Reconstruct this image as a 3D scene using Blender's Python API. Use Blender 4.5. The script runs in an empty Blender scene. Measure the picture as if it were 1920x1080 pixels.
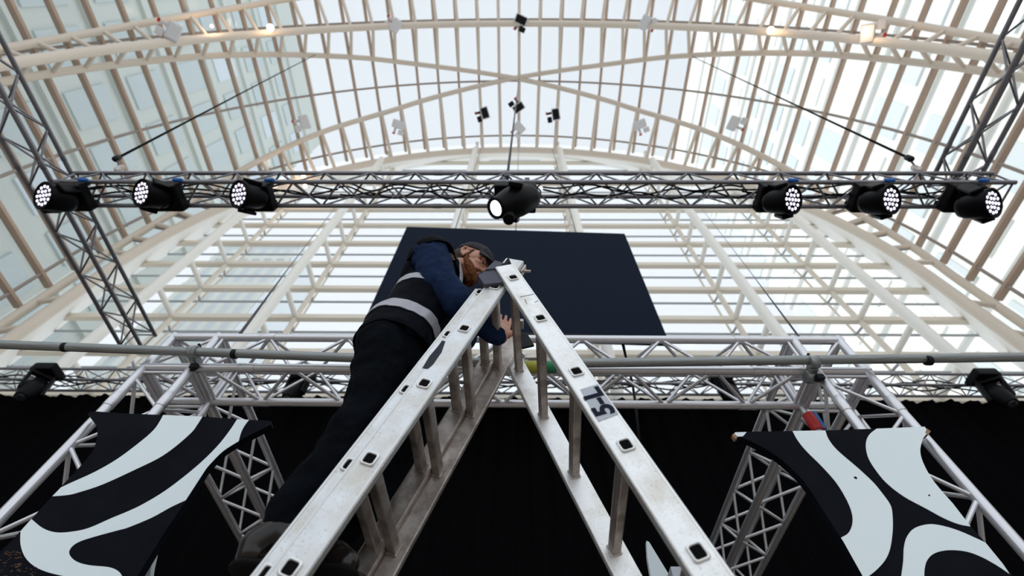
import bpy, bmesh, math, random
from mathutils import Vector, Matrix
random.seed(7)
PI = math.pi
SC = bpy.context.scene
COL = SC.collection
CZ = 1.3                                   # camera height above the hall floor

# ------------------------------------------------------------------ camera
F = 898.55
PITCH, YAW, ROLL = (math.radians(a) for a in (57.1187, 1.4155, 1.3965))
_r = Vector((1, 0, 0)); _u = Vector((0, -math.sin(PITCH), math.cos(PITCH))); _f = Vector((0, math.cos(PITCH), math.sin(PITCH)))
_M = Matrix.Rotation(YAW, 3, 'Z')
_r, _u, _f = _M @ _r, _M @ _u, _M @ _f
CA = math.cos(ROLL) * _r + math.sin(ROLL) * _u
CB = -math.sin(ROLL) * _r + math.cos(ROLL) * _u
CF = _f
cam = bpy.data.cameras.new('camera')
cam.sensor_width = 36.0
cam.lens = F / 1920 * 36
cam.clip_start, cam.clip_end = 0.05, 500
cam.dof.use_dof = True
cam.dof.focus_distance = 2.0
cam.dof.aperture_fstop = 2.0
camo = bpy.data.objects.new('camera', cam)
COL.objects.link(camo)
camo.matrix_world = Matrix(((CA.x, CB.x, -CF.x, 0), (CA.y, CB.y, -CF.y, 0), (CA.z, CB.z, -CF.z, CZ), (0, 0, 0, 1)))
SC.camera = camo

# ------------------------------------------------------------------ sky, exposure
world = bpy.data.worlds.new('overcast_sky')
SC.world = world
world.use_nodes = True
wn = world.node_tree.nodes; wl = world.node_tree.links
bg = wn['Background']
bg.inputs['Color'].default_value = (0.875, 0.935, 1.0, 1)
bg.inputs['Strength'].default_value = 1.12
sun = bpy.data.lights.new('sun', 'SUN'); sun.energy = 2.2; sun.angle = math.radians(4); sun.color = (1.0, 0.97, 0.92)
suno = bpy.data.objects.new('sun', sun); COL.objects.link(suno)
suno.rotation_euler = (math.radians(2), math.radians(-46), 0)      # hazy sun from the left: the left tower keeps it off the hall
SC.view_settings.view_transform = 'Standard'
SC.view_settings.look = 'None'
SC.view_settings.gamma = 1
SC.view_settings.use_curve_mapping = False
SC.view_settings.exposure = 0.0
try:
    SC.cycles.transparent_max_bounces = 24
    SC.cycles.max_bounces = 6
except Exception:
    pass

# ------------------------------------------------------------------ helpers
def V(x, y, z):
    """x right, y away from the camera, z above the camera's height -> world"""
    return Vector((x, y, z + CZ))

def ray(px, py):
    return CA * ((px - 960) / F) - CB * ((py - 540) / F) + CF

def on_y(px, py, D):
    d = ray(px, py); d = d * (D / d.y)
    return Vector((d.x, d.y, d.z + CZ))

def on_z(px, py, D):
    d = ray(px, py); d = d * (D / d.z)
    return Vector((d.x, d.y, d.z + CZ))

def empty(name, loc, label=None, cat=None, group=None, kind=None):
    o = bpy.data.objects.new(name, None)
    o.location = loc
    o.empty_display_size = 0.1
    COL.objects.link(o)
    if label: o['label'] = label
    if cat: o['category'] = cat
    if group: o['group'] = group
    if kind: o['kind'] = kind
    return o

_wloc = {}
def wloc(o):
    v = Vector(o.location)
    while o.parent is not None:
        o = o.parent; v += Vector(o.location)
    return v

def place(name, mesh, parent=None, mat4=None):
    """Link mesh data as an object; mat4 is its world matrix; parents are never rotated or scaled unless they are parts themselves"""
    o = bpy.data.objects.new(name, mesh)
    COL.objects.link(o)
    m = mat4 if mat4 is not None else Matrix.Identity(4)
    if parent is not None:
        o.parent = parent
        pm = _world.get(parent.name)
        if pm is None:
            pm = Matrix.Translation(wloc(parent))
        o.matrix_parent_inverse = Matrix.Identity(4)
        o.matrix_basis = pm.inverted() @ m
    else:
        o.matrix_basis = m
    _world[o.name] = m
    return o
_world = {}

def mesh_from(name, bm, mat, smooth=False):
    me = bpy.data.meshes.new(name)
    bmesh.ops.recalc_face_normals(bm, faces=bm.faces)
    bm.to_mesh(me); bm.free()
    if mat: me.materials.append(mat)
    if smooth:
        for p in me.polygons: p.use_smooth = True
    return me

def pyd(name, vs, fs, mat, smooth=False):
    me = bpy.data.meshes.new(name)
    me.from_pydata([tuple(v) for v in vs], [], fs)
    me.materials.append(mat)
    if smooth:
        for p in me.polygons: p.use_smooth = True
    me.update()
    return me

_cache = {}
def unit_tube(mat, n=10):
    k = ('tube', mat.name, n)
    if k not in _cache:
        vs, fs = [], []
        for z in (0, 1):
            for i in range(n):
                a = 2 * PI * i / n
                vs.append((math.cos(a), math.sin(a), z))
        for i in range(n):
            j = (i + 1) % n
            fs.append((i, j, n + j, n + i))
        fs.append(tuple(range(n - 1, -1, -1))); fs.append(tuple(range(n, 2 * n)))
        me = pyd('tube', vs, fs, mat)
        for p in me.polygons[:n]: p.use_smooth = True
        _cache[k] = me
    return _cache[k]

def unit_box(mat, bev=0.0):
    k = ('box', mat.name, bev)
    if k not in _cache:
        bm = bmesh.new()
        bmesh.ops.create_cube(bm, size=1)
        if bev:
            bmesh.ops.bevel(bm, geom=list(bm.edges), offset=bev, segments=2, profile=0.6, affect='EDGES')
        _cache[k] = mesh_from('block', bm, mat)
    return _cache[k]

def frame_z(d):
    d = d.normalized()
    x = d.cross(Vector((0, 0, 1)))
    if x.length < 1e-4: x = Vector((1, 0, 0))
    x.normalize()
    return x, d.cross(x), d

def bar(name, p, q, r, mat, parent=None, n=8):
    p, q = Vector(p), Vector(q)
    L = (q - p).length
    x, y, z = frame_z(q - p)
    m = Matrix(((x.x * r, y.x * r, z.x * L, p.x), (x.y * r, y.y * r, z.y * L, p.y), (x.z * r, y.z * r, z.z * L, p.z), (0, 0, 0, 1)))
    return place(name, unit_tube(mat, n), parent, m)

def axes(x, y, z, c, s):
    return Matrix(((x.x * s[0], y.x * s[1], z.x * s[2], c.x), (x.y * s[0], y.y * s[1], z.y * s[2], c.y), (x.z * s[0], y.z * s[1], z.z * s[2], c.z), (0, 0, 0, 1)))

EX, EY, EZ = Vector((1, 0, 0)), Vector((0, 1, 0)), Vector((0, 0, 1))
def block(name, c, size, mat, parent=None, x=EX, y=EY, z=EZ, bev=0.0):
    """box of real size; a bevelled box gets its own mesh so that the bevel keeps its width"""
    if bev:
        k = ('bbox', mat.name, tuple(round(s, 4) for s in size), bev)
        if k not in _cache:
            bm = bmesh.new()
            bmesh.ops.create_cube(bm, size=1)
            bmesh.ops.scale(bm, vec=size, verts=bm.verts)
            bmesh.ops.bevel(bm, geom=list(bm.edges), offset=bev, segments=2, profile=0.6, affect='EDGES')
            _cache[k] = mesh_from('block', bm, mat)
        return place(name, _cache[k], parent, axes(x, y, z, Vector(c), (1, 1, 1)))
    return place(name, unit_box(mat), parent, axes(x, y, z, Vector(c), size))

def beam(name, p, q, w, h, mat, parent=None, up=EZ):
    p, q = Vector(p), Vector(q)
    d = (q - p); L = d.length; d.normalize()
    x = d.cross(up)
    if x.length < 1e-4: x = EX.copy()
    x.normalize(); y = d.cross(x)
    return block(name, (p + q) / 2, (w, h, L), mat, parent, x, y, d)

def sweep(name, pts, r, mat, parent=None, n=8):
    """tube along a polyline, one mesh"""
    vs, fs = [], []
    N = len(pts); px = None
    for i, p in enumerate(pts):
        d = (pts[min(i + 1, N - 1)] - pts[max(i - 1, 0)]).normalized()
        if px is None: px = frame_z(d)[0]
        x = (px - d * px.dot(d)).normalized(); y = d.cross(x); px = x
        for k in range(n):
            a = 2 * PI * k / n
            vs.append(p + x * (r * math.cos(a)) + y * (r * math.sin(a)))
    for i in range(N - 1):
        for k in range(n):
            j = (k + 1) % n
            fs.append((i * n + k, i * n + j, (i + 1) * n + j, (i + 1) * n + k))
    fs.append(tuple(range(n - 1, -1, -1))); fs.append(tuple((N - 1) * n + k for k in range(n)))
    o = place(name, pyd(name, vs, fs, mat, True), parent)
    return o

def lathe(prof, mat, n=24, key=None):
    """profile [(r, z)] around z; cached by key"""
    k = ('lathe', key, mat.name)
    if key and k in _cache: return _cache[k]
    vs, fs = [], []
    for r, z in prof:
        for i in range(n):
            a = 2 * PI * i / n
            vs.append((r * math.cos(a), r * math.sin(a), z))
    for s in range(len(prof) - 1):
        for i in range(n):
            j = (i + 1) % n
            fs.append((s * n + i, s * n + j, (s + 1) * n + j, (s + 1) * n + i))
    fs.append(tuple(range(n - 1, -1, -1))); fs.append(tuple((len(prof) - 1) * n + i for i in range(n)))
    me = pyd('lathe', vs, fs, mat)
    for p in me.polygons[:-2]: p.use_smooth = True
    if key: _cache[k] = me
    return me

def orient(z, c, xhint=EX):
    z = Vector(z).normalized()
    y = z.cross(Vector(xhint)); 
    if y.length < 1e-4: y = z.cross(EY)
    y.normalize(); x = y.cross(z)
    return axes(x, y, z, Vector(c), (1, 1, 1))

# ------------------------------------------------------------------ materials
def mat(name, col, rough=0.5, metal=0.0, emit=None, estr=0.0, noise=None, spec=0.5, bump=None):
    m = bpy.data.materials.new(name)
    m.use_nodes = True
    nt = m.node_tree; b = nt.nodes['Principled BSDF']
    b.inputs['Base Color'].default_value = (*col, 1)
    b.inputs['Roughness'].default_value = rough
    b.inputs['Metallic'].default_value = metal
    b.inputs['Specular IOR Level'].default_value = spec
    if emit:
        b.inputs['Emission Color'].default_value = (*emit, 1)
        b.inputs['Emission Strength'].default_value = estr
    if noise:
        scale, amt, col2 = noise
        tc = nt.nodes.new('ShaderNodeTexCoord')
        nz = nt.nodes.new('ShaderNodeTexNoise')
        nz.inputs['Scale'].default_value = scale
        nz.inputs['Detail'].default_value = 6
        rp = nt.nodes.new('ShaderNodeValToRGB')
        rp.color_ramp.elements[0].position = 0.5 - amt
        rp.color_ramp.elements[1].position = 0.5 + amt
        rp.color_ramp.elements[0].color = (*col2, 1)
        rp.color_ramp.elements[1].color = (*col, 1)
        nt.links.new(tc.outputs['Object'], nz.inputs['Vector'])
        nt.links.new(nz.outputs['Fac'], rp.inputs['Fac'])
        nt.links.new(rp.outputs['Color'], b.inputs['Base Color'])
        if bump:
            bp = nt.nodes.new('ShaderNodeBump')
            bp.inputs['Strength'].default_value = bump
            bp.inputs['Distance'].default_value = 0.01
            nt.links.new(nz.outputs['Fac'], bp.inputs['Height'])
            nt.links.new(bp.outputs['Normal'], b.inputs['Normal'])
    return m

def glass_mat(name, tint, gloss):
    m = bpy.data.materials.new(name)
    m.use_nodes = True
    nt = m.node_tree
    nt.nodes.remove(nt.nodes['Principled BSDF'])
    out = nt.nodes['Material Output']
    tr = nt.nodes.new('ShaderNodeBsdfTransparent'); tr.inputs['Color'].default_value = (*tint, 1)
    gl = nt.nodes.new('ShaderNodeBsdfGlossy'); gl.inputs['Roughness'].default_value = 0.08
    gl.inputs['Color'].default_value = (0.9, 0.95, 1, 1)
    mx = nt.nodes.new('ShaderNodeMixShader'); mx.inputs['Fac'].default_value = gloss
    nt.links.new(tr.outputs[0], mx.inputs[1]); nt.links.new(gl.outputs[0], mx.inputs[2])
    nt.links.new(mx.outputs[0], out.inputs['Surface'])
    return m

def metal_worn(name, base, dirt, rough, dscale=9, lo=0.40, hi=0.62):
    """aluminium with blotchy grime and scratches in object space"""
    m = bpy.data.materials.new(name)
    m.use_nodes = True
    nt = m.node_tree; b = nt.nodes['Principled BSDF']; L = nt.links
    tc = nt.nodes.new('ShaderNodeTexCoord')
    n1 = nt.nodes.new('ShaderNodeTexNoise'); n1.inputs['Scale'].default_value = dscale; n1.inputs['Detail'].default_value = 8; n1.inputs['Roughness'].default_value = 0.65
    n2 = nt.nodes.new('ShaderNodeTexNoise'); n2.inputs['Scale'].default_value = 160; n2.inputs['Detail'].default_value = 4
    r1 = nt.nodes.new('ShaderNodeValToRGB')
    r1.color_ramp.elements[0].position = lo; r1.color_ramp.elements[0].color = (*dirt, 1)
    r1.color_ramp.elements[1].position = hi; r1.color_ramp.elements[1].color = (*base, 1)
    r2 = nt.nodes.new('ShaderNodeValToRGB')
    r2.color_ramp.elements[0].position = 0.27; r2.color_ramp.elements[0].color = (0.72, 0.71, 0.70, 1)
    r2.color_ramp.elements[1].position = 0.42; r2.color_ramp.elements[1].color = (1, 1, 1, 1)
    mx = nt.nodes.new('ShaderNodeMix'); mx.data_type = 'RGBA'; mx.blend_type = 'MULTIPLY'; mx.inputs['Factor'].default_value = 1.0
    wm = nt.nodes.new('ShaderNodeTexNoise'); wm.inputs['Scale'].default_value = 25; wm.inputs['Detail'].default_value = 5
    rr = nt.nodes.new('ShaderNodeMapRange'); rr.inputs['To Min'].default_value = rough - 0.12; rr.inputs['To Max'].default_value = rough + 0.15
    for n in (n1, n2, wm): L.new(tc.outputs['Object'], n.inputs['Vector'])
    L.new(n1.outputs['Fac'], r1.inputs['Fac']); L.new(n2.outputs['Fac'], r2.inputs['Fac'])
    L.new(r1.outputs['Color'], mx.inputs[6]); L.new(r2.outputs['Color'], mx.inputs[7])
    L.new(mx.outputs[2], b.inputs['Base Color'])
    L.new(wm.outputs['Fac'], rr.inputs['Value']); L.new(rr.outputs['Result'], b.inputs['Roughness'])
    b.inputs['Metallic'].default_value = 0.85
    return m

M = {}
M['cream'] = mat('cream_painted_steel', (0.76, 0.68, 0.58), 0.45, noise=(0.6, 0.3, (0.72, 0.63, 0.53)))
M['bar'] = mat('tan_glazing_bar', (0.50, 0.37, 0.285), 0.5)
M['purlin'] = mat('grey_tan_purlin', (0.34, 0.29, 0.26), 0.5)
M['soffit'] = mat('cream_soffit', (0.92, 0.90, 0.84), 0.7)
M['white_steel'] = mat('white_painted_steel', (0.94, 0.92, 0.86), 0.4)
M['transom'] = mat('warm_white_transom', (0.80, 0.73, 0.62), 0.45)
M['thin_frame'] = mat('grey_glazing_frame', (0.42, 0.45, 0.48), 0.5)
M['roof_glass'] = glass_mat('roof_glass', (0.925, 0.93, 0.93), 0.02)
M['wall_glass'] = glass_mat('gable_glass', (0.96, 0.965, 0.965), 0.02)
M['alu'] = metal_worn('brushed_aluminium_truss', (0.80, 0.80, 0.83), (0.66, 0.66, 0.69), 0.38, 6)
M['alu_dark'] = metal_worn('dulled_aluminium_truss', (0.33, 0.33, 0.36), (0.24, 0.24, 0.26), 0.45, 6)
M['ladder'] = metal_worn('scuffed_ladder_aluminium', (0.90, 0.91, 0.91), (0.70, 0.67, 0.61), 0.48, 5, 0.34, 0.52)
M['ladder_dull'] = metal_worn('duller_ladder_aluminium', (0.76, 0.78, 0.80), (0.62, 0.60, 0.55), 0.5, 5, 0.36, 0.56)  # duller aluminium for the near rails of the left leg
M['rung'] = metal_worn('grimy_rung_shaded_rail_aluminium', (0.62, 0.57, 0.53), (0.38, 0.33, 0.30), 0.45, 14)
M['galv'] = metal_worn('galvanised_scaffold_tube', (0.46, 0.48, 0.48), (0.22, 0.24, 0.24), 0.55, 22)
M['black'] = mat('black_plastic', (0.010, 0.010, 0.012), 0.5, spec=0.15)
M['rubber'] = mat('black_rubber', (0.006, 0.006, 0.007), 0.8, spec=0.05)
M['hinge'] = mat('slate_hinge_plastic', (0.082, 0.086, 0.115), 0.5, spec=0.2)
M['lamp_body'] = mat('black_fixture_shell', (0.0045, 0.0045, 0.006), 0.45, noise=(8, 0.3, (0.0025, 0.0025, 0.0035)), spec=0.10)
M['led'] = mat('white_led_lens', (0.9, 0.9, 1), 0.2, emit=(0.86, 0.82, 1.0), estr=1.25)
M['spot_lens'] = mat('spot_lens_lit', (0.9, 0.95, 1), 0.2, emit=(0.85, 0.93, 1.0), estr=4.0)
M['lens_off'] = mat('dark_front_lens', (0.02, 0.025, 0.03), 0.08)
M['blue'] = mat('blue_plug', (0.02, 0.15, 0.55), 0.4)
M['bulb'] = mat('warm_bulb', (1, 0.8, 0.5), 0.3, emit=(1.0, 0.72, 0.42), estr=9.0)
M['drape'] = mat('black_wool_drape', (0.0035, 0.0035, 0.004), 0.95, spec=0.0)
M['screen'] = mat('black_led_screen', (0.013, 0.0185, 0.033), 0.7, noise=(90, 0.3, (0.010, 0.015, 0.028)), spec=0.02)
M['board_black'] = mat('black_painted_plywood', (0.0075, 0.009, 0.014), 0.6, noise=(7, 0.25, (0.004, 0.005, 0.008)), bump=0.12, spec=0.03)
M['board_white'] = mat('white_painted_plywood', (0.83, 0.92, 0.94), 0.6, noise=(5, 0.3, (0.80, 0.90, 0.93)))
M['ply'] = mat('raw_plywood_edge', (0.45, 0.28, 0.17), 0.8, noise=(60, 0.2, (0.2, 0.1, 0.06)))
M['chip'] = mat('worn_brown_chip', (0.10, 0.055, 0.03), 0.9)
M['floor'] = mat('warm_stone_floor', (0.40, 0.34, 0.29), 0.6, noise=(2, 0.3, (0.34, 0.29, 0.25)))
M['base'] = mat('grey_concrete', (0.35, 0.34, 0.32), 0.8)
M['bld_l'] = mat('pale_render_facade', (0.74, 0.77, 0.72), 0.8, noise=(0.12, 0.35, (0.62, 0.68, 0.65)))
M['bld_r'] = mat('white_render_facade', (0.97, 0.97, 0.93), 0.8, noise=(0.1, 0.3, (0.93, 0.95, 0.92)))
M['win'] = mat('pale_window_glass', (0.58, 0.66, 0.67), 0.25)
M['win_b'] = mat('light_window_blind', (0.72, 0.80, 0.86), 0.5)
M['win_r'] = mat('pale_blue_window_glass', (0.76, 0.84, 0.87), 0.25)
M['office'] = mat('pale_blue_facade', (0.84, 0.89, 0.93), 0.6)
M['cable'] = mat('steel_cable', (0.10, 0.10, 0.11), 0.5, 0.4)
M['cable_blk'] = mat('black_cable', (0.01, 0.01, 0.011), 0.6, spec=0.1)
M['flood'] = mat('white_floodlight_shell', (0.72, 0.72, 0.74), 0.5)
M['red'] = mat('red_tape', (0.55, 0.02, 0.02), 0.45)
M['tapeb'] = mat('blue_tape', (0.03, 0.18, 0.5), 0.45)
M['green'] = mat('green_strap', (0.02, 0.22, 0.09), 0.7)
M['yellow'] = mat('yellow_green_strap', (0.40, 0.38, 0.05), 0.7)
M['label'] = mat('grey_vinyl_label', (0.52, 0.56, 0.62), 0.5)
M['ink'] = mat('dark_blue_ink', (0.010, 0.014, 0.03), 0.6, spec=0.1)
M['tape_grey'] = mat('torn_slate_tape', (0.045, 0.05, 0.065), 0.7, spec=0.1)
M['skin'] = mat('skin', (0.56, 0.29, 0.20), 0.5, noise=(30, 0.25, (0.50, 0.23, 0.16)))
M['beard'] = mat('ginger_beard', (0.27, 0.10, 0.045), 0.85, noise=(140, 0.16, (0.08, 0.03, 0.014)), bump=0.9, spec=0.1)
M['hair'] = mat('brown_hair', (0.05, 0.026, 0.015), 0.8)
M['lip'] = mat('lips', (0.36, 0.13, 0.11), 0.45)
M['eye'] = mat('eye_white', (0.30, 0.27, 0.26), 0.25)
M['iris'] = mat('dark_iris', (0.02, 0.018, 0.016), 0.15)
M['navy'] = mat('navy_sweatshirt', (0.014, 0.030, 0.080), 0.9, noise=(26, 0.3, (0.010, 0.020, 0.056)), bump=0.3, spec=0.08)
M['vest'] = mat('black_work_vest', (0.0035, 0.005, 0.009), 0.7, noise=(12, 0.3, (0.0025, 0.0035, 0.006)), bump=0.3, spec=0.04)
M['reflect'] = mat('silver_reflective_tape', (0.42, 0.42, 0.47), 0.45, 0.2)
M['trouser'] = mat('black_work_trousers', (0.0045, 0.006, 0.009), 0.85, noise=(9, 0.3, (0.0025, 0.0035, 0.005)), bump=0.5, spec=0.03)
M['boot'] = mat('polished_dark_boot', (0.010, 0.007, 0.006), 0.16, spec=0.4)
M['sole'] = mat('boot_sole', (0.006, 0.006, 0.006), 0.7, spec=0.1)
M['boot_grey'] = mat('grey_boot_cloth', (0.10, 0.10, 0.09), 0.8)
M['tab'] = mat('pale_boot_tag', (0.5, 0.55, 0.72), 0.6)
M['cap'] = mat('charcoal_cap', (0.06, 0.06, 0.066), 0.85, noise=(60, 0.25, (0.04, 0.04, 0.045)), bump=0.3, spec=0.1)

# ================================================================== SETTING
fl = place('floor', unit_box(M['floor']), None, axes(EX, EY, EZ, Vector((0, 0, -0.05)), (60, 40, 0.1)))
fl['kind'] = 'structure'

G = 8.0                                    # distance of the gable plane
X0, ZC, RI = -0.0306 * G, 1.652 * G, 1.657 * G
RO, RG = RI * 1.06, RI * 1.08
STEP = 4.3
ANG = [1.0 + STEP * k for k in range(-25, 25)]      # glazing bars, degrees from the crown
def vault(a, R, y):
    if abs(a) <= 90:
        t = math.radians(a)
        return V(X0 + R * math.sin(t), y, ZC + R * math.cos(t))
    s = 1 if a > 0 else -1
    return V(X0 + s * R, y, ZC - math.radians(abs(a) - 90) * R)
def vnormal(a):
    a = max(-90, min(90, a)); t = math.radians(a)
    return Vector((math.sin(t), 0, math.cos(t)))

ceil = empty('ceiling', (0, 4, CZ + ZC), kind='structure')
YB, YF = -0.5 * G, 1.0 * G
for a in ANG:
    n = vnormal(a); t = n.cross(EY)
    c = vault(a, RG, (YB + YF) / 2)
    block('glazing_bar', c, (0.10, YF - YB, 0.22), M['bar'], ceil, t, EY, n)
HOOPS = [(0.215 + 0.36 * k) * G for k in (-1, 0, 1, 2)]
for y in HOOPS:
    sweep('purlin', [vault(a, RG * 0.997, y) for a in [ANG[0] + (ANG[-1] - ANG[0]) * i / 72 for i in range(73)]], 0.05, M['purlin'], ceil, 6)
rows = HOOPS + [YF]
for i in range(len(ANG) - 1):
    a0, a1 = ANG[i], ANG[i + 1]
    am = (a0 + a1) / 2
    n = vnormal(am) if abs(am) < 91 else Vector((1 if am > 0 else -1, 0, 0))
    p0, p1 = vault(a0, RG, 0), vault(a1, RG, 0)
    t = (p1 - p0); w = t.length; t.normalize(); n = t.cross(EY); n = n if n.dot(vnormal(am)) > 0 else -n
    for j in range(len(rows) - 1):
        c = (vault(a0, RG * 1.004, (rows[j] + rows[j + 1]) / 2) + vault(a1, RG * 1.004, (rows[j] + rows[j + 1]) / 2)) / 2
        block('pane', c, (w - 0.10, rows[j + 1] - rows[j] - 0.05, 0.02), M['roof_glass'], ceil, t, EY, n)

# leaf-shaped rib trusses: an inner arch and two outer diagonal chords that meet their neighbours at the crown
def interp(tab, a):
    a = abs(a)
    for (a0, y0), (a1, y1) in zip(tab, tab[1:]):
        if a <= a1:
            t = (a - a0) / (a1 - a0)
            return y0 + (y1 - y0) * t
    return tab[-1][1]
def smooth_tab(tab):
    # resample with a Catmull-Rom so the diagonals bend without kinks
    xs = [t[0] for t in tab]; out = []
    for i in range(len(tab) - 1):
        p0 = tab[max(i - 1, 0)]; p1 = tab[i]; p2 = tab[i + 1]; p3 = tab[min(i + 2, len(tab) - 1)]
        m1 = (p2[1] - p0[1]) / max(p2[0] - p0[0], 1e-6); m2 = (p3[1] - p1[1]) / max(p3[0] - p1[0], 1e-6)
        h = p2[0] - p1[0]
        for k in range(4):
            t = k / 4
            y = (2*t**3 - 3*t**2 + 1) * p1[1] + (t**3 - 2*t**2 + t) * h * m1 + (-2*t**3 + 3*t**2) * p2[1] + (t**3 - t**2) * h * m2
            out.append((p1[0] + h * t, y))
    out.append(tab[-1])
    return out
Y2 = 0.230
NEAR = smooth_tab([(0, .552), (20, .455), (33, .390), (55, .320), (75, .297), (90, .292)])
FAR = smooth_tab([(0, .552), (20, .672), (28, .722), (43, .790), (58, .88), (72, .965), (90, 1.0)])
BACK = smooth_tab([(0, -.11), (30, .035), (47, .102), (70, .168), (84, .196), (90, .2)])
SP = [a for a in ANG if abs(a) < 89]
FINE = [-92 + 184 * i / 92 for i in range(93)]
rib = empty('trim_1', (0, Y2 * G, CZ + ZC), kind='structure')
sweep('arch_chord', [vault(a, RI, Y2 * G) for a in FINE], 0.15, M['cream'], rib, 10)
sweep('diagonal_chord', [vault(a, RO, interp(NEAR, a) * G) for a in FINE], 0.115, M['cream'], rib, 8)
sweep('diagonal_chord', [vault(a, RO, interp(BACK, a) * G) for a in FINE], 0.115, M['cream'], rib, 8)
for a in SP:
    p = vault(a, RI, Y2 * G)
    bar('strut', p, vault(a, RO, interp(NEAR, a) * G), 0.075, M['cream'], rib, 8)
    bar('strut', p, vault(a, RO, interp(BACK, a) * G), 0.075, M['cream'], rib, 8)
gab = empty('trim_2', (0, G, CZ + ZC), kind='structure')
sweep('diagonal_chord', [vault(a, RO, interp(FAR, a) * G) for a in [-112 + 224 * i / 112 for i in range(113)]], 0.13, M['cream'], gab, 8)
# gable arch: a box section swept round the vault
def arch_box(name, r0, r1, y0, y1, a0, a1, n, mt, parent):
    vs, fs = [], []
    for i in range(n + 1):
        a = a0 + (a1 - a0) * i / n
        vs += [vault(a, r0, y0), vault(a, r1, y0), vault(a, r1, y1), vault(a, r0, y1)]
    for i in range(n):
        for k in range(4):
            j = (k + 1) % 4
            fs.append((i * 4 + k, i * 4 + j, i * 4 + 4 + j, i * 4 + 4 + k))
    fs += [(0, 1, 2, 3), (n * 4, n * 4 + 3, n * 4 + 2, n * 4 + 1)]
    bm = bmesh.new()
    bv = [bm.verts.new(v) for v in vs]
    for f in fs: bm.faces.new([bv[i] for i in f])
    return place(name, mesh_from(name, bm, mt), parent)
sweep('gable_arch', [vault(a, RI, G * 1.0) for a in [-114 + 2 * i for i in range(115)]], 0.17, M['cream'], gab, 10)
def head_r(a):
    return RI * (1.115 + 0.11 * max(0.0, math.cos(math.radians(a))) ** 3)
def head_pt(a, y):
    return vault(a, head_r(a), y) if abs(a) <= 90 else vault(a, head_r(90), y)
def flare(name, n, mt, parent):
    vs, fs = [], []
    for i in range(n + 1):
        a = -114 + 228 * i / n
        p, q = vault(a, RI * 1.0, G * 1.005), head_pt(a, G * 1.195)
        nn = vnormal(a) * 0.08
        vs += [p, q, q + nn, p + nn]
    for i in range(n):
        for k in range(4):
            j = (k + 1) % 4
            fs.append((i * 4 + k, i * 4 + j, i * 4 + 4 + j, i * 4 + 4 + k))
    fs += [(0, 1, 2, 3), (n * 4 + 3, n * 4 + 2, n * 4 + 1, n * 4)]
    bm = bmesh.new(); bv = [bm.verts.new(v) for v in vs]
    for f in fs: bm.faces.new([bv[i] for i in f])
    return place(name, mesh_from(name, bm, mt), parent)
flare('soffit', 114, M['soffit'], gab)
for a in SP + [-97, 97, -103, 103]:
    p = vault(a, RI, G * 0.99)
    bar('strut', p, vault(a, RO, interp(FAR, a) * G), 0.085, M['cream'], gab, 8)
    if 60 < abs(a) < 84:
        bar('stub', vault(a, RI * 1.01, G * 1.0), vault(a, RG, G * 0.99), 0.09, M['purlin'], gab, 6)

# gable wall of vertical ladder columns, transoms and panes
wall = empty('wall_back', (0, G * 1.15, 0), kind='structure')
FX = [-1.39 * G, -0.893 * G, -0.30 * G, 0.28 * G, 0.858 * G, 1.345 * G]
YK, YGL = 1.14 * G, 1.185 * G
YFc = 0.985 * G
RW = RI * 1.115
HEAD = [(head_pt(a, 0).x, head_pt(a, 0).z - CZ) for a in [90 - 2 * i for i in range(91)]]
def arch_top(x, R=None):
    if R: return ZC + math.sqrt(R * R - (x - X0) ** 2)
    for (xa, za), (xb, zb) in zip(HEAD, HEAD[1:]):
        if xb <= x <= xa: return za + (zb - za) * (x - xa) / (xb - xa)
def half_at(z):
    if z <= ZC: return RW
    for (xa, za), (xb, zb) in zip(HEAD[:46], HEAD[1:46]):
        if za <= z <= zb: return xa + (xb - xa) * (z - za) / (zb - za) - X0
    return 0
LV = [(1.162 + 0.187 * k) * 1.14 * G for k in range(-6, 15)]
for x in FX:
    top = arch_top(x)
    bar('front_column', V(x, YFc, -CZ), V(x, YFc, arch_top(x, RI) - 0.05), 0.155, M['white_steel'], wall, 12)
    bar('rear_column', V(x, YK, -CZ), V(x, YK, top), 0.085, M['transom'], wall, 8)
    bar('glazing_mullion', V(x - 0.09, YGL, -CZ), V(x - 0.09, YGL, top), 0.04, M['transom'], wall, 6)
    for z in LV:
        if -0.5 < z < top - 0.3:
            bar('strut', V(x, YFc, z), V(x, YK, z), 0.085, M['white_steel'], wall, 8)
            bar('bracket', V(x, YK, z - 0.25), V(x - 0.09, YGL, z - 0.25), 0.04, M['thin_frame'], wall, 6)
for z in LV:
    h = half_at(z)
    if h < 1: continue
    beam('transom', V(X0 - h, YK, z), V(X0 + h, YK, z), 0.17, 0.20, M['transom'], wall)
    bar('glazing_transom', V(X0 - h, YGL, z - 0.28), V(X0 + h, YGL, z - 0.28), 0.045, M['thin_frame'], wall, 6)
# panes clipped to the arch
def clip(poly, circ):
    out = poly
    n = len(circ)
    for i in range(n):
        a, b = circ[i], circ[(i + 1) % n]
        ins = lambda p: (b[0] - a[0]) * (p[1] - a[1]) - (b[1] - a[1]) * (p[0] - a[0]) >= -1e-9
        res = []
        for k in range(len(out)):
            p, q = out[k], out[(k + 1) % len(out)]
            ip, iq = ins(p), ins(q)
            if ip: res.append(p)
            if ip != iq:
                d0 = (b[0] - a[0]) * (p[1] - a[1]) - (b[1] - a[1]) * (p[0] - a[0])
                d1 = (b[0] - a[0]) * (q[1] - a[1]) - (b[1] - a[1]) * (q[0] - a[0])
                t = d0 / (d0 - d1)
                res.append((p[0] + (q[0] - p[0]) * t, p[1] + (q[1] - p[1]) * t))
        out = res
        if len(out) < 3: return None
    return out
circ = [(X0 - RW, -CZ), (X0 + RW, -CZ)] + HEAD[::2]
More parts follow.
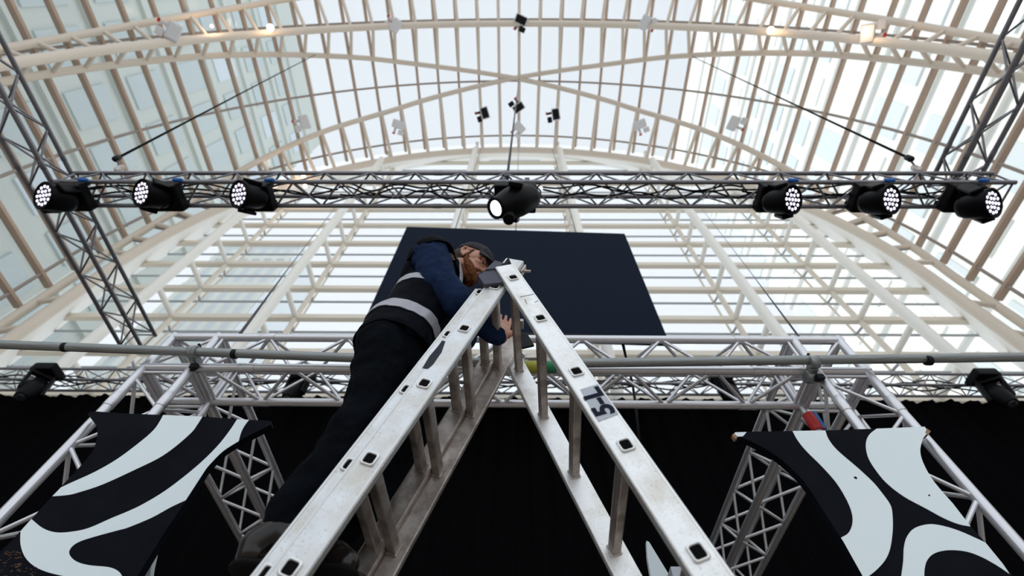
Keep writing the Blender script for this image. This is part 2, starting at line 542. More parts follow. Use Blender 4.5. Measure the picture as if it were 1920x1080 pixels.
xs = [X0 - RW] + [x - 0.09 for x in FX] + [X0 + RW]
zs = [z - 0.28 for z in LV] + [ZC + RI * 1.24]
for i in range(len(xs) - 1):
    for j in range(len(zs) - 1):
        if zs[j] < 4.5: continue
        p = clip([(xs[i] + .03, zs[j] + .03), (xs[i + 1] - .03, zs[j] + .03), (xs[i + 1] - .03, zs[j + 1] - .03), (xs[i] + .03, zs[j + 1] - .03)], circ)
        if not p: continue
        n = len(p)
        vs = [V(x, YGL, z) for x, z in p] + [V(x, YGL + 0.02, z) for x, z in p]
        fs = [tuple(range(n)), tuple(range(2 * n - 1, n - 1, -1))] + [(k, (k + 1) % n, n + (k + 1) % n, n + k) for k in range(n)]
        place('pane', pyd('pane', vs, fs, M['wall_glass']), wall)
block('plinth', V(X0, YGL, 1.5), (2 * RW, 0.3, 5.6), M['base'], wall)
for side, s in (('left', -1), ('right', 1)):
    o = place('wall_' + side, unit_box(M['base']), None, axes(EX, EY, EZ, V(X0 + s * (RG + 0.1), 2, (ZC - 0.40 * RG - CZ) / 2 - 0.02), (0.4, 16, ZC - 0.40 * RG + CZ - 0.05)))
    o['kind'] = 'structure'

# neighbouring towers seen through the glass
def tower(x, s, label, mt, wm, z1, y0, y1, pitch, fl_h, w, h, blinds):
    b = empty('tower_block', (x, (y0 + y1) / 2, 0), label, 'building')
    block('facade', Vector((x + s * 3, (y0 + y1) / 2, (z1 + CZ) / 2)), (6, y1 - y0, z1 + CZ), mt, b)
    y = y0 + pitch / 2; k = 0
    while y < y1:
        z = 12.0 + CZ
        while z < z1 - 2:
            m = blinds if random.random() < 0.28 else wm
            block('window', Vector((x - s * 0.03, y, z)), (0.16, w, h), m, b)
            z += fl_h; k += 1
        y += pitch
    for z in range(int((z1 - 14) / fl_h) + 1):
        block('floor_band', Vector((x - s * 0.08, (y0 + y1) / 2, 12 + CZ - fl_h / 2 + z * fl_h)), (0.3, y1 - y0, 0.5), mt, b)
    return b
tower(-21.5, -1, 'pale grey-green tower block outside the glass on the left', M['bld_l'], M['win'], 53, -9, 15, 2.6, 4.3, 1.7, 2.6, M['win_b'])
tower(21.5, 1, 'white tower block outside the glass on the right', M['bld_r'], M['win_r'], 66, -9, 22, 2.9, 4.3, 1.9, 2.4, M['bld_r'])
b = empty('office_block', (-19.6, 17, 0), 'pale blue-grey office block behind the gable glass at left', 'building')
block('facade', Vector((-19.6, 19.2, 16.8)), (6.0, 4, 33.6), M['office'], b)
for k in range(7):
    block('pilaster', Vector((-22.3 + k * 0.9, 17.16, 16.5)), (0.30, 0.12, 33.0), M['bld_r'], b)
for k in range(9):
    block('floor_band', Vector((-19.6, 17.17, 3 + k * 3.6)), (6.0, 0.1, 0.35), M['bld_r'], b)
block('parapet', Vector((-19.6, 19.2, 33.8)), (6.3, 4.3, 0.4), M['bld_r'], b)

# ================================================================== TRUSSES
def truss(name, label, p0, p1, u, v, s, mt, period, phase=0.0, chord=0.024, br=0.010, joints=(), group=None, nchord=12, ends=True):
    """square box truss: p0 -> p1 is the line of the first chord; u, v the two section directions"""
    p0, p1, u, v = Vector(p0), Vector(p1), Vector(u).normalized(), Vector(v).normalized()
    t = empty(name, (p0 + p1 + u * s + v * s) / 2, label, 'truss', group)
    d = p1 - p0; L = d.length; d.normalize()
    cs = [p0, p0 + u * s, p0 + u * s + v * s, p0 + v * s]
    for c in cs:
        bar('chord', c, c + d * L, chord, mt, t, nchord)
        for j in joints:
            bar('coupler', c + d * (j - 0.045), c + d * (j + 0.045), chord * 1.12, mt, t, 12)
    nb = max(1, int(round((L - 0.12) / period)))
    per = (L - 0.12) / nb
    for f in range(4):
        a, b = cs[f], cs[(f + 1) % 4]
        off = phase if f % 2 == 0 else phase + 0.5
        for k in range(nb):
            q = 0.06 + k * per
            m = q + per / 2
            if f % 2 == 0:
                bar('brace', a + d * q, b + d * m, br, mt, t, 6); bar('brace', b + d * m, a + d * (q + per), br, mt, t, 6)
            else:
                bar('brace', b + d * q, a + d * m, br, mt, t, 6); bar('brace', a + d * m, b + d * (q + per), br, mt, t, 6)
        if ends:
            for e in (0.02, L - 0.02):
                bar('end_post', a + d * e, b + d * e, br, mt, t, 6)
    return t

S = 0.26
# stage portal: front truss, its two legs and the two side trusses
YP, ZP = 1.77, 1.93
XL, XR = -2.03, 1.855
truss('portal_truss', 'bright aluminium box truss spanning the stage front behind the ladder', V(XL + S + 0.02, YP, ZP), V(XR - S - 0.02, YP, ZP), EZ, EY, S, M['alu'], 0.44, joints=(0.28, XR - XL - 2 * S - 0.32))
def corner(x, label):
    t = empty('truss_corner', V(x + S / 2, YP + S / 2, ZP), label, 'truss', None)
    c = M['alu']
    for yy in (YP, YP + S):
        for zz in (ZP, ZP + S):
            bar('chord', V(x - 0.02, yy, zz), V(x + S + 0.02, yy, zz), 0.024, c, t, 12)
    for xx in (x, x + S):
        for zz in (ZP, ZP + S):
            bar('chord', V(xx, YP - 0.02, zz), V(xx, YP + S + 0.02, zz), 0.024, c, t, 12)
        for yy in (YP, YP + S):
            bar('chord', V(xx, yy, ZP - 0.02), V(xx, yy, ZP + S + 0.02), 0.024, c, t, 12)
    bar('brace', V(x, YP, ZP), V(x + S, YP + S, ZP), 0.010, c, t, 6)
    bar('brace', V(x, YP, ZP + S), V(x + S, YP + S, ZP + S), 0.010, c, t, 6)
    bar('brace', V(x, YP, ZP), V(x + S, YP, ZP + S), 0.010, c, t, 6)
    bar('brace', V(x, YP + S, ZP), V(x + S, YP + S, ZP + S), 0.010, c, t, 6)
    return t
corner(XL, 'welded aluminium corner block at the left end of the stage-front truss')
corner(XR - S, 'welded aluminium corner block at the right end of the stage-front truss')
zt = ZP - 0.02
truss('truss_tower', 'upright aluminium truss leg behind the left zebra board', V(XL, YP, zt), V(XL, YP, -CZ), EX, EY, S, M['alu'], 0.44, joints=(0.22, 2.2), group=None)
truss('truss_tower', 'upright aluminium truss leg behind the right zebra board', V(XR - S, YP, zt), V(XR - S, YP, -CZ), EX, EY, S, M['alu'], 0.44, joints=(0.22, 2.2), group=None)
truss('side_truss', 'aluminium side truss running back from above the left zebra board', V(XL, YP + S + 0.02, ZP), V(XL, 5.6, ZP), EX, EZ, S, M['alu'], 0.44, joints=(0.25,))
truss('side_truss', 'aluminium side truss running back from above the right zebra board', V(XR - S, YP + S + 0.02, ZP), V(XR - S, 5.6, ZP), EX, EZ, S, M['alu'], 0.44, joints=(0.25,))
for x in (XL, XR - S):
    t = truss('truss_tower', 'upright aluminium truss leg at the back of the stage on the %s' % ('left' if x < 0 else 'right'), V(x, 5.34, ZP - 0.03), V(x, 5.34, -CZ), EX, EY, S, M['alu'], 0.9)

# flown lighting rig
YR, ZR = 1.73, 4.65
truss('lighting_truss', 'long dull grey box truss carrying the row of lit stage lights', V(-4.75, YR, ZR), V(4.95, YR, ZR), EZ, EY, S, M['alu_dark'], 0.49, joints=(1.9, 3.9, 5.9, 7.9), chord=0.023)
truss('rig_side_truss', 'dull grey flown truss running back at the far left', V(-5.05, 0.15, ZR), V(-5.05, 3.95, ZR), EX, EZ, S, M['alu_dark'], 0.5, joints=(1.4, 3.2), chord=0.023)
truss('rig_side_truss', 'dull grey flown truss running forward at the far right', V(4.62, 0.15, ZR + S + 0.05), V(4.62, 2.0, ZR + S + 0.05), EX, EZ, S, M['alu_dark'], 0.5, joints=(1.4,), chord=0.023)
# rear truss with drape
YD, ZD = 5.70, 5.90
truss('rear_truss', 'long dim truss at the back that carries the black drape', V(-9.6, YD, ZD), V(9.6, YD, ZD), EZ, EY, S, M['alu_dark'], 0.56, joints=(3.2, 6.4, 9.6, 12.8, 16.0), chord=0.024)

def drape():
    vs, fs = [], []
    n = 420; x0, x1 = -9.5, 9.5
    for i in range(n + 1):
        x = x0 + (x1 - x0) * i / n
        yo = 0.035 * math.sin(x * 17) + 0.02 * math.sin(x * 41 + 1.3)
        zt = ZD - 0.04 - 0.02 * abs(math.sin(x * 2.6))
        for z in (zt, 2.0, -CZ + 0.02):
            vs.append(V(x, YD + S + 0.06 + yo, z))
    for i in range(n):
        for k in range(2):
            fs.append((i * 3 + k, i * 3 + k + 1, i * 3 + k + 4, i * 3 + k + 3))
    me = pyd('drape', vs, fs, M['drape'], True)
    o = place('backdrop_curtain', me)
    md = o.modifiers.new('thick', 'SOLIDIFY'); md.thickness = 0.006
    o['label'] = 'black pleated stage curtain hanging across the whole back of the stage'
    o['category'] = 'curtain'; o['kind'] = 'thing'
    return o
drape()

# scaffold tube along the front with couplers
tube = empty('scaffold_tube', V(0, 1.69, 1.9), 'grey galvanised scaffold tube across the front of the bright truss', 'tube')
pj = V(-0.02, 1.69, 1.885)
pl, pr = V(-3.6, 1.69, 2.055), V(3.5, 1.69, 1.985)
bar('tube_length', pl, pj, 0.0245, M['galv'], tube, 16)
bar('tube_length', pj, pr, 0.0245, M['galv'], tube, 16)
bar('joint_sleeve', pj + (pl - pj) * 0.02, pj + (pr - pj) * 0.02, 0.029, M['galv'], tube, 16)
for q in (on_y(123, 651, 1.69), on_y(440, 664, 1.69), on_y(1740, 676, 1.69)):
    bar('tape_band', q - EX * 0.012, q + EX * 0.012, 0.0262, M['black'], tube, 14)
def coupler(q, label):
    c = empty('scaffold_coupler', q, label, 'clamp')
    ring = lathe([(0.026, -0.022), (0.034, -0.022), (0.036, -0.01), (0.036, 0.01), (0.034, 0.022), (0.026, 0.022)], M['galv'], 16, 'cplr')
    place('half_clamp', ring, c, orient(EX, q))
    place('half_clamp', ring, c, orient(EZ if False else EX, q + Vector((0.0, 0.085, -0.02))))
    block('swivel', q + Vector((0, 0.045, -0.012)), (0.04, 0.05, 0.045), M['galv'], c, bev=0.006)
    bar('bolt', q + Vector((0.0, -0.01, 0.055)), q + Vector((0.0, 0.05, 0.055)), 0.007, M['black'], c)
    bar('bolt', q + Vector((0.01, 0.06, -0.075)), q + Vector((0.01, 0.1, -0.02)), 0.009, M['black'], c)
    block('wing_nut', q + Vector((0.02, 0.05, -0.06)), (0.04, 0.025, 0.03), M['black'], c, bev=0.005)
    return c
coupler(on_y(363, 660, 1.69), 'steel scaffold coupler on the tube above the left zebra board')
coupler(on_y(1525, 679, 1.69), 'steel scaffold coupler on the tube above the right zebra board')
st = empty('ratchet_strap', V(0.0, 1.69, 1.885), 'green and yellow ratchet strap wrapped on the scaffold tube behind the ladder', 'strap')
q0 = on_y(1000, 688, 1.69)
bar('yellow_webbing', q0 + EX * -0.05, q0 + EX * 0.035, 0.0315, M['yellow'], st, 14)
bar('green_webbing', q0 + EX * 0.035, q0 + EX * 0.12, 0.0305, M['green'], st, 14)
block('ratchet', q0 + Vector((-0.01, -0.02, 0.045)), (0.07, 0.035, 0.03), M['rung'], st, bev=0.006)

# ================================================================== LED SCREEN
sk = 0.0327
def scr(px, py):
    d = ray(px, py)                       # plane y = 4.6 + sk * x
    t = 4.6 / (d.y - sk * d.x)
    d = d * t
    return Vector((d.x, d.y, d.z + CZ))
tl, tr, br_, bl = scr(760, 425), scr(1172, 438), scr(1250, 632), scr(680, 617)
sx0, sx1 = (tl.x + bl.x) / 2, (tr.x + br_.x) / 2
sz0, sz1 = (bl.z + br_.z) / 2, (tl.z + tr.z) / 2
sxa = Vector((1, sk, 0)).normalized(); sya = EZ.cross(sxa)
scx = empty('led_screen', Vector(((sx0 + sx1) / 2, 4.6 + sk * (sx0 + sx1) / 2, sz0)), 'large blank black LED screen hanging behind the worker', 'screen')
nc, nr = 8, 6
W_, H_ = (sx1 - sx0) / nc, (sz1 - sz0) / nr
o0 = Vector((sx0, 4.6 + sk * sx0, sz0))
for i in range(nc):
    for j in range(nr):
        c = o0 + sxa * (W_ * (i + 0.5)) + EZ * (H_ * (j + 0.5)) + sya * 0.04
        block('screen_tile', c, (W_ * 0.9985, 0.08, H_ * 0.9985), M['screen'], scx, sxa, sya, EZ)
block('bottom_rail', o0 + sxa * (W_ * nc / 2) + sya * 0.05 - EZ * 0.03, (W_ * nc + 0.02, 0.14, 0.06), M['black'], scx, sxa, sya, EZ)
for i in range(9):
    c = o0 + sxa * (W_ * nc * (i + 0.5) / 9) + EZ * (sz1 - sz0 + 0.03) + sya * 0.05
    block('hang_tab', c, (0.05, 0.03, 0.08), M['black'], scx, sxa, sya, EZ)
for k, fx in enumerate((0.22, 0.5, 0.78)):
    c = o0 + sxa * (W_ * nc * fx) + EZ * (sz1 - sz0 + 0.02) + sya * 0.05
    e = vault((-8, 1, 9)[k], RI, 0.985 * G)
    o = bar('suspension_wire', c, e, 0.012, M['cable'], None, 6)
    o['label'] = 'thin steel wire holding the %s of the black screen from the gable arch' % ('left side', 'middle', 'right side')[k]
    o['category'] = 'wire'

# ================================================================== LADDER
DR = Vector((0.3427, 0, -0.9394)); DLf = Vector((-0.329, 0, -0.944)).normalized()
R0 = V(-0.021, 0, 1.622); L0 = V(-0.094, 0, 1.601); L2 = V(-0.150, 0, 1.601)
lad = empty('ladder', V(-0.05, 1.25, -CZ), 'scuffed silver aluminium A-frame ladder standing in the foreground', 'ladder')
SP_R = 0.2876
def ring_mesh(mt):
    k = ('ring', mt.name)
    if k in _cache: return _cache[k]
    def rsq(h, r, n=4):
        out = []
        for cx, cy, a0 in ((h - r, h - r, 0), (-h + r, h - r, 90), (-h + r, -h + r, 180), (h - r, -h + r, 270)):
            for i in range(n + 1):
                a = math.radians(a0 + 90 * i / n)
                out.append((cx + r * math.cos(a), cy + r * math.sin(a)))
        return out
    prof = [(0.0205, 0.0), (0.0205, 0.003), (0.0185, 0.0055), (0.0155, 0.0055), (0.0142, 0.003), (0.0142, -0.003)]
    vs, fs = [], []
    for h, z in prof:
        for (x, y) in rsq(h, h * 0.42): vs.append((x, y, z))
    n = 20
    for s in range(len(prof) - 1):
        for i in range(n):
            j = (i + 1) % n
            fs.append((s * n + i, s * n + j, (s + 1) * n + j, (s + 1) * n + i))
    _cache[k] = pyd('ring', vs, fs, mt, True)
    vs2 = [(x, y, 0.0012) for x, y in rsq(0.0146, 0.006)]
    _cache[('plug', mt.name)] = pyd('plug', vs2, [tuple(range(20))], M['rubber'])  # flat black plate: painted shade for the hollow rung end, not a real plug
    return _cache[k]
ring_mesh(M['ladder'])

def stile(o, d, top, length, y, w, depth, face, name='stile'):
    """box rail whose hole line starts at o going along d; top = distance above o; face = +1 when the rung collar shows towards the camera"""
    y_ax = EY
    x_ax = d.cross(EY).normalized()
    c = o - d * top + d * (length / 2); c = Vector((c.x, y + depth / 2, c.z))
    mt = M['ladder'] if d.x > 0 else (M['ladder_dull'] if face > 0 else M['rung'])  # left leg's far rails: darker rung metal, their shade put into the colour
    k = ('stile', round(w, 4), round(depth, 4), round(length, 3), mt.name)
    if k not in _cache:
        bm = bmesh.new(); bmesh.ops.create_cube(bm, size=1)
        bmesh.ops.scale(bm, vec=(w, depth, length), verts=bm.verts)
        ed = [e for e in bm.edges if abs(e.verts[0].co.z - e.verts[1].co.z) > 0.1]
        bmesh.ops.bevel(bm, geom=ed, offset=0.005, segments=3, profile=0.5, affect='EDGES')
        _cache[k] = mesh_from('rail', bm, mt)
    return place(name, _cache[k], lad, axes(x_ax, y_ax, d, c, (1, 1, 1)))

def leg(o, d, top, n, ynear, yfar, w, depth, skew=Vector((0, 0, 0)), collars=True, rung_w=0.030):
    """one ladder section: two rails, rungs, collars"""
    floor_len = (o.z) / -d.z
    length = top + floor_len - 0.03
    x_ax = d.cross(EY).normalized()
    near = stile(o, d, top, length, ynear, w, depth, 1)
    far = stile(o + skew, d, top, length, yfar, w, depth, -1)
    if collars:
        # raised lips along the two long edges of the near rail
        for s in (-1, 1):
            c = o - d * top + d * (length / 2) + x_ax * (s * (w / 2 - 0.006)); c = Vector((c.x, ynear + 0.0005, c.z))
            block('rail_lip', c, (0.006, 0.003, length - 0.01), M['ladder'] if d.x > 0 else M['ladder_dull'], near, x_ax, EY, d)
    for k in range(n):
        p = o + d * (SP_R * k)
        if p.z < 0.15: break
        a = Vector((p.x, ynear + depth * 0.6, p.z)); b = Vector((p.x + skew.x, yfar + depth * 0.4, p.z + skew.z))
        dy = (b - a); L = dy.length; dy.normalize()
        xx = (x_ax - dy * x_ax.dot(dy)).normalized(); zz = xx.cross(dy)
        rg = block('rung', (a + b) / 2, (rung_w, L, rung_w + 0.004), M['rung'], lad, xx, dy, zz, bev=0.005)
        for q in (-0.008, -0.0027, 0.0027, 0.008):    # tread ribs on the upper and right faces
            for (ax, off) in ((zz, (rung_w + 0.004) / 2),):
                block('tread_rib', (a + b) / 2 + ax * off + xx * q, (0.0028, L - 0.03, 0.003), M['rung'], rg, xx, dy, zz)
            block('tread_rib', (a + b) / 2 - xx * (rung_w / 2) + zz * q, (0.003, L - 0.03, 0.0028), M['rung'], rg, xx, dy, zz)
        c = Vector((p.x, ynear, p.z))
        ang = 0
        rm = axes(x_ax, d, -EY, c, (1, 1, 1))
        if collars:
            r_ = place('rung_collar', _cache[('ring', M['ladder'].name)], lad, rm)
            place('rung_hole_shade', _cache[('plug', M['ladder'].name)], r_, rm)  # flat black plate: painted shade for the hollow end of the rung
        # dirt-dark foot of the rung where it meets the far rail
        block('rung_weld', b + dy * (-depth * 0.4 - 0.003), (rung_w + 0.006, 0.006, rung_w + 0.010), M['rung'], lad, xx, dy, zz, bev=0.002)
    # rubber feet
    for y, sk in ((ynear, Vector((0, 0, 0))), (yfar, skew)):
        c = o + d * (floor_len - 0.04) + sk; c = Vector((c.x, y + depth / 2, c.z))
        block('rubber_foot', c, (w + 0.012, depth + 0.012, 0.075), M['rubber'], lad, x_ax, EY, d, bev=0.006)
    return near, far
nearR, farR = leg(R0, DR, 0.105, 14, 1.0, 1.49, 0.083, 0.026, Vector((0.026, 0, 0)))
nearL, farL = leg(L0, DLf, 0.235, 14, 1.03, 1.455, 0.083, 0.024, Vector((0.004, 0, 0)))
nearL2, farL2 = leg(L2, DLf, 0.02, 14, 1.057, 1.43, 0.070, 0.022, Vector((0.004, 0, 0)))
# hinge pads at the head
xa = DLf.cross(EY).normalized()            # across the left rails
def hpad(y, dpt):
    pts = [on_y(px, py, y) for px, py in ((896, 516), (926, 502), (944, 536), (907, 533))]
    return pts
def prism(name, pts, depth, mt, parent, dirv=EY, bev=0.0):
    n = len(pts)
    bm = bmesh.new()
    a = [bm.verts.new(p) for p in pts]; b = [bm.verts.new(p + dirv * depth) for p in pts]
    bm.faces.new(a); bm.faces.new(b[::-1])
    for i in range(n):
        bm.faces.new((a[i], a[(i + 1) % n], b[(i + 1) % n], b[i]))
    if bev: bmesh.ops.bevel(bm, geom=list(bm.edges), offset=bev, segments=2, profile=0.6, affect='EDGES')
    return place(name, mesh_from(name, bm, mt), parent)
prism('hinge_pad', [on_y(px, py, 1.012) for px, py in ((896, 516), (924, 501), (944, 529), (908, 533))], 0.045, M['hinge'], lad, EY, 0.002)
prism('hinge_block', [on_y(px, py, 1.03) for px, py in ((895, 514), (955, 482), (962, 500), (950, 532), (905, 540))], 0.045, M['black'], lad, EY, 0.003)
prism('hinge_flap', [on_y(px, py, 1.006) for px, py in ((910, 505), (928, 488), (945, 493), (930, 503))], 0.03, M['hinge'], lad, EY, 0.001)
hb = on_y(986, 508, 1.03)
bar('hinge_bolt', hb + EX * -0.02, hb + Vector((0.02, 0, -0.004)), 0.006, M['rung'], lad, 10)
block('hinge_plate', on_y(981, 508, 1.035) , (0.006, 0.03, 0.06), M['rung'], lad, xa, EY, DLf, bev=0.001)
# hinge hardware seen between the legs
q = on_y(984, 640, 1.44)
block('lock_plate', q, (0.06, 0.012, 0.09), M['black'], lad, DR.cross(EY).normalized(), EY, DR, bev=0.002)
bar('lock_bolt', on_y(978, 600, 1.40), on_y(978, 600, 1.40) + EY * 0.05, 0.010, M['rung'], lad, 10)
# label on the right rail, printed with its number
lx = DR.cross(EY).normalized()
def rail_pt(px, py, y=0.9985): return on_y(px, py, y)
lab = prism('number_label', [rail_pt(1088, 730), rail_pt(1121, 720), rail_pt(1160, 776), rail_pt(1122, 790)], 0.0012, M['label'], nearR)
def text(name, body, c, xdir, ydir, size, mt, parent, ext=0.0006, off=0.02):
    cu = bpy.data.curves.new(name, 'FONT')
    cu.body = body; cu.size = size; cu.extrude = ext; cu.offset = off * size
    cu.align_x = 'CENTER'; cu.align_y = 'CENTER'
    tmp = bpy.data.objects.new('tmp', cu); COL.objects.link(tmp)
    dg = bpy.context.evaluated_depsgraph_get()
    me = bpy.data.meshes.new_from_object(tmp.evaluated_get(dg))
    bpy.data.objects.remove(tmp); me.materials.clear(); me.materials.append(mt)
    z = xdir.cross(ydir).normalized()
    return place(name, me, parent, axes(xdir.normalized(), ydir.normalized(), z, Vector(c), (1, 1, 1)))
tc_ = (rail_pt(1088, 730) + rail_pt(1121, 720) + rail_pt(1160, 776) + rail_pt(1122, 790)) / 4
text('printed_number', '5-L', Vector((tc_.x, 0.9975, tc_.z)), -DR, EY.cross(-DR) * 1.0 if (EY.cross(-DR)).x < 0 else (-DR).cross(EY), 0.080, M['ink'], nearR, off=0.035)
# torn tape on the left rails
tp = [(835, 640), (828, 660), (812, 683), (803, 691), (791, 691), (805, 668), (822, 648), (829, 638)]
prism('torn_tape', [on_y(px, py, 1.0290) for px, py in tp], 0.0012, M['tape_grey'], nearL)
# dark scratches on the right rail
for (a, b, c, d_) in ((998, 546, 1010, 548), (975, 557, 1003, 551), (1003, 567, 1010, 563), (984, 561, 988, 570)):
    bar('scratch', on_y(a, b, 0.9998), on_y(c, d_, 0.9998), 0.0012, M['tape_grey'], nearR, 4)

# ================================================================== ZEBRA BOARDS
def offs(pts, y): return [on_y(px, py, y) for px, py in pts]
def crom(pts, n=4):
    out = []
    N = len(pts)
    for i in range(N - 1):
        p0, p1, p2, p3 = pts[max(i - 1, 0)], pts[i], pts[i + 1], pts[min(i + 2, N - 1)]
        for k in range(n):
            t = k / n
            f = lambda a, b, c, d: 0.5 * (2 * b + (c - a) * t + (2 * a - 5 * b + 4 * c - d) * t * t + (-a + 3 * b - 3 * c + d) * t ** 3)
            out.append((f(p0[0], p1[0], p2[0], p3[0]), f(p0[1], p1[1], p2[1], p3[1])))
    out.append(pts[-1])
    return out
def plate(name, pts, y, depth, mt, parent, edge_mt=None):
    """flat board cut to an outline in a plane y = const, with real thickness"""
    P = offs(pts, y)
    if sum(P[i].x * P[(i + 1) % len(P)].z - P[(i + 1) % len(P)].x * P[i].z for i in range(len(P))) < 0: P = P[::-1]
    bm = bmesh.new()
    a = [bm.verts.new(p) for p in P]
    f = bm.faces.new(a)
    g = bmesh.ops.extrude_face_region(bm, geom=[f])
    vs = [e for e in g['geom'] if isinstance(e, bmesh.types.BMVert)]
    bmesh.ops.translate(bm, vec=(0, depth, 0), verts=vs)
    bmesh.ops.triangulate(bm, faces=[ff for ff in bm.faces if len(ff.verts) > 4])
    me = mesh_from(name, bm, mt)
    if edge_mt:
        me.materials.append(edge_mt)
        for p in me.polygons:
            if abs(p.normal.y) < 0.5: p.material_index = 1
    return place(name, me, parent)
YBD = 1.70
lbd = empty('scenic_board', V(-2.0, YBD, -CZ), 'black and white zebra-striped plywood board with pointed top on the left', 'board')
left_outline = [(164.5, 776), (170, 772), (175, 771), (240, 775.5), (306, 778), (380, 781), (445, 786), (508, 789), (508.5, 796)] + \
    crom([(508.5, 796), (478, 811), (447.5, 827), (418, 846), (394, 870), (385, 881)])[1:] + \
    [(350, 938), (311, 994), (289, 1030), (258, 1080), (196, 1180), (-160, 1260), (-80, 1120), (0, 1034), (18, 1018), (59, 973), (98, 930), (130, 896)] + crom([(130, 896), (157, 867), (175, 843), (182, 819), (181, 798.5), (172, 786)])[1:]
plate('board', left_outline, YBD, 0.034, M['board_black'], lbd)
w1 = [(306, 778), (379.5, 781)] + crom([(379.5, 781), (370, 796), (358.6, 811), (329, 837), (299, 858), (258.5, 878), (193, 908), (148, 923), (127.5, 928), (98, 930.5)])[1:] + [(114, 914)] + crom([(114, 914), (133, 905), (178, 884.5), (222, 859), (267, 825), (289, 805), (300, 789), (306, 778)])[1:-1]
plate('white_stripe', w1, YBD - 0.0015, 0.0014, M['board_white'], lbd)
w2 = [(444.6, 786), (467, 787)] + crom([(467, 787), (458, 799), (452, 811), (447.5, 827)])[1:] + crom([(447.5, 827), (418, 846), (394, 870), (385, 881)])[1:] + [(348, 938)] + \
    crom([(348, 938), (320, 951), (284.5, 970.5), (240, 989), (222, 994), (178, 1006), (148, 1016), (133, 1027), (130, 1039), (142, 1052), (166, 1059.5), (201.6, 1063), (219, 1069), (229, 1080), (236, 1100)])[1:] + \
    [(200, 1120), (150, 1095)] + crom([(119, 1080), (90, 1073), (65, 1062), (47, 1044.6), (38.5, 1021), (38.5, 995.7)]) + [(59, 973)] + \
    crom([(59, 973), (80, 990), (104, 998), (133, 997), (166, 990), (207.5, 972), (240, 958.5), (270, 944), (314, 917), (367.5, 875), (406, 838), (430, 808), (444.6, 786)])[1:-1]
plate('white_stripe', w2, YBD - 0.0015, 0.0014, M['board_white'], lbd)
for k in range(70):
    px = random.uniform(0, 70); py = random.uniform(1035, 1085) - px * 0.05
    if px > 45 and py < 1062: continue
    q = on_y(px, py, YBD - 0.001)
    block('paint_chip', q, (random.uniform(.004, .014), 0.0015, random.uniform(.001, .003)), M['chip'], lbd)
rbd = empty('scenic_board', V(1.9, YBD, -CZ), 'black and white zebra-striped plywood board with pointed top on the right', 'board')
right_outline = [(1374, 814), (1378, 810), (1486, 808), (1547.5, 807), (1643.6, 803.6), (1734, 800), (1745, 808.5)] + crom([(1745, 808.5), (1731, 822), (1725.5, 846.7), (1734, 874), (1753, 905), (1786.7, 944)])[1:] + \
    [(1818.6, 985.5), (1848, 1017.5), (1881, 1058), (1898, 1078.6), (1985, 1182), (1750, 1300), (1684, 1190), (1617, 1078.6), (1582, 1016), (1554.4, 974.4), (1526.7, 930)] + \
    crom([(1526.7, 930), (1504.4, 899.4), (1479, 874), (1451.7, 852), (1415.6, 831), (1396, 822.5), (1380, 818)])[1:]
plate('board', right_outline, YBD, 0.034, M['board_black'], rbd)
plate('white_stripe', [(1375, 813.5), (1379, 810.5), (1400, 810), (1393, 818), (1384, 818.5)], YBD - 0.0015, 0.0014, M['board_white'], rbd)
r2 = [(1486, 808), (1547.5, 807)] + crom([(1547.5, 807), (1554, 824), (1571, 845), (1610, 878.6), (1638, 905), (1656, 927), (1668.6, 945), (1673, 960), (1674, 991), (1670, 1024.4), (1661.7, 1047), (1648, 1064), (1631, 1078.6), (1618, 1086)])[1:] + [(1617, 1078.6), (1582, 1016)] + \
    crom([(1577, 1008), (1590.6, 999.4), (1598, 983), (1597.5, 963), (1588, 938), (1568, 905), (1540.6, 874), (1513, 846.7), (1496, 826), (1486, 808)])[:-1]
plate('white_stripe', r2, YBD - 0.0015, 0.0014, M['board_white'], rbd)
r3 = [(1643.6, 803.6), (1734, 800), (1741, 811)] + crom([(1741, 811), (1731, 822), (1725.5, 846.7), (1734, 874), (1753, 905), (1786.7, 944)])[1:] + [(1820, 987)] + crom([(1820, 987), (1797.8, 982.8), (1770, 971.7), (1736.7, 953.6), (1695, 931), (1661.7, 905), (1639, 877), (1627, 855), (1623.5, 833), (1629, 816), (1643.6, 803.6)])[1:-1]
plate('white_stripe', r3, YBD - 0.0015, 0.0014, M['board_white'], rbd)
r4 = crom([(1686, 1110), (1690, 1080), (1693.6, 1052), (1695, 1026), (1700.6, 1006), (1714.4, 990.5), (1739.4, 983), (1764, 985), (1798, 995), (1836.7, 1012), (1848, 1017.5)]) + [(1881, 1058), (1893, 1076)] + crom([(1893, 1076), (1870, 1060.6), (1842, 1045), (1811.7, 1034), (1778, 1031.5), (1753, 1037), (1739.4, 1049), (1734, 1065), (1733, 1085), (1733, 1115)])[1:]
plate('white_stripe', r4, YBD - 0.0015, 0.0014, M['board_white'], rbd)
for px, py, r in ((1604, 896, 0.006), (1742, 929, 0.0035)):
    q = on_y(px, py, YBD - 0.001)
    place('screw_hole', lathe([(r, 0), (r * 0.9, 0.002)], M['rubber'], 12), rbd, orient(-EY, q))
plate('splintered_tip', [(1738, 803), (1745.5, 808.5), (1739, 815), (1735, 811)], YBD - 0.002, 0.02, M['ply'], rbd)
plate('splintered_tip', [(1373, 815), (1377, 812), (1383, 820), (1378, 823)], YBD - 0.002, 0.02, M['ply'], rbd)
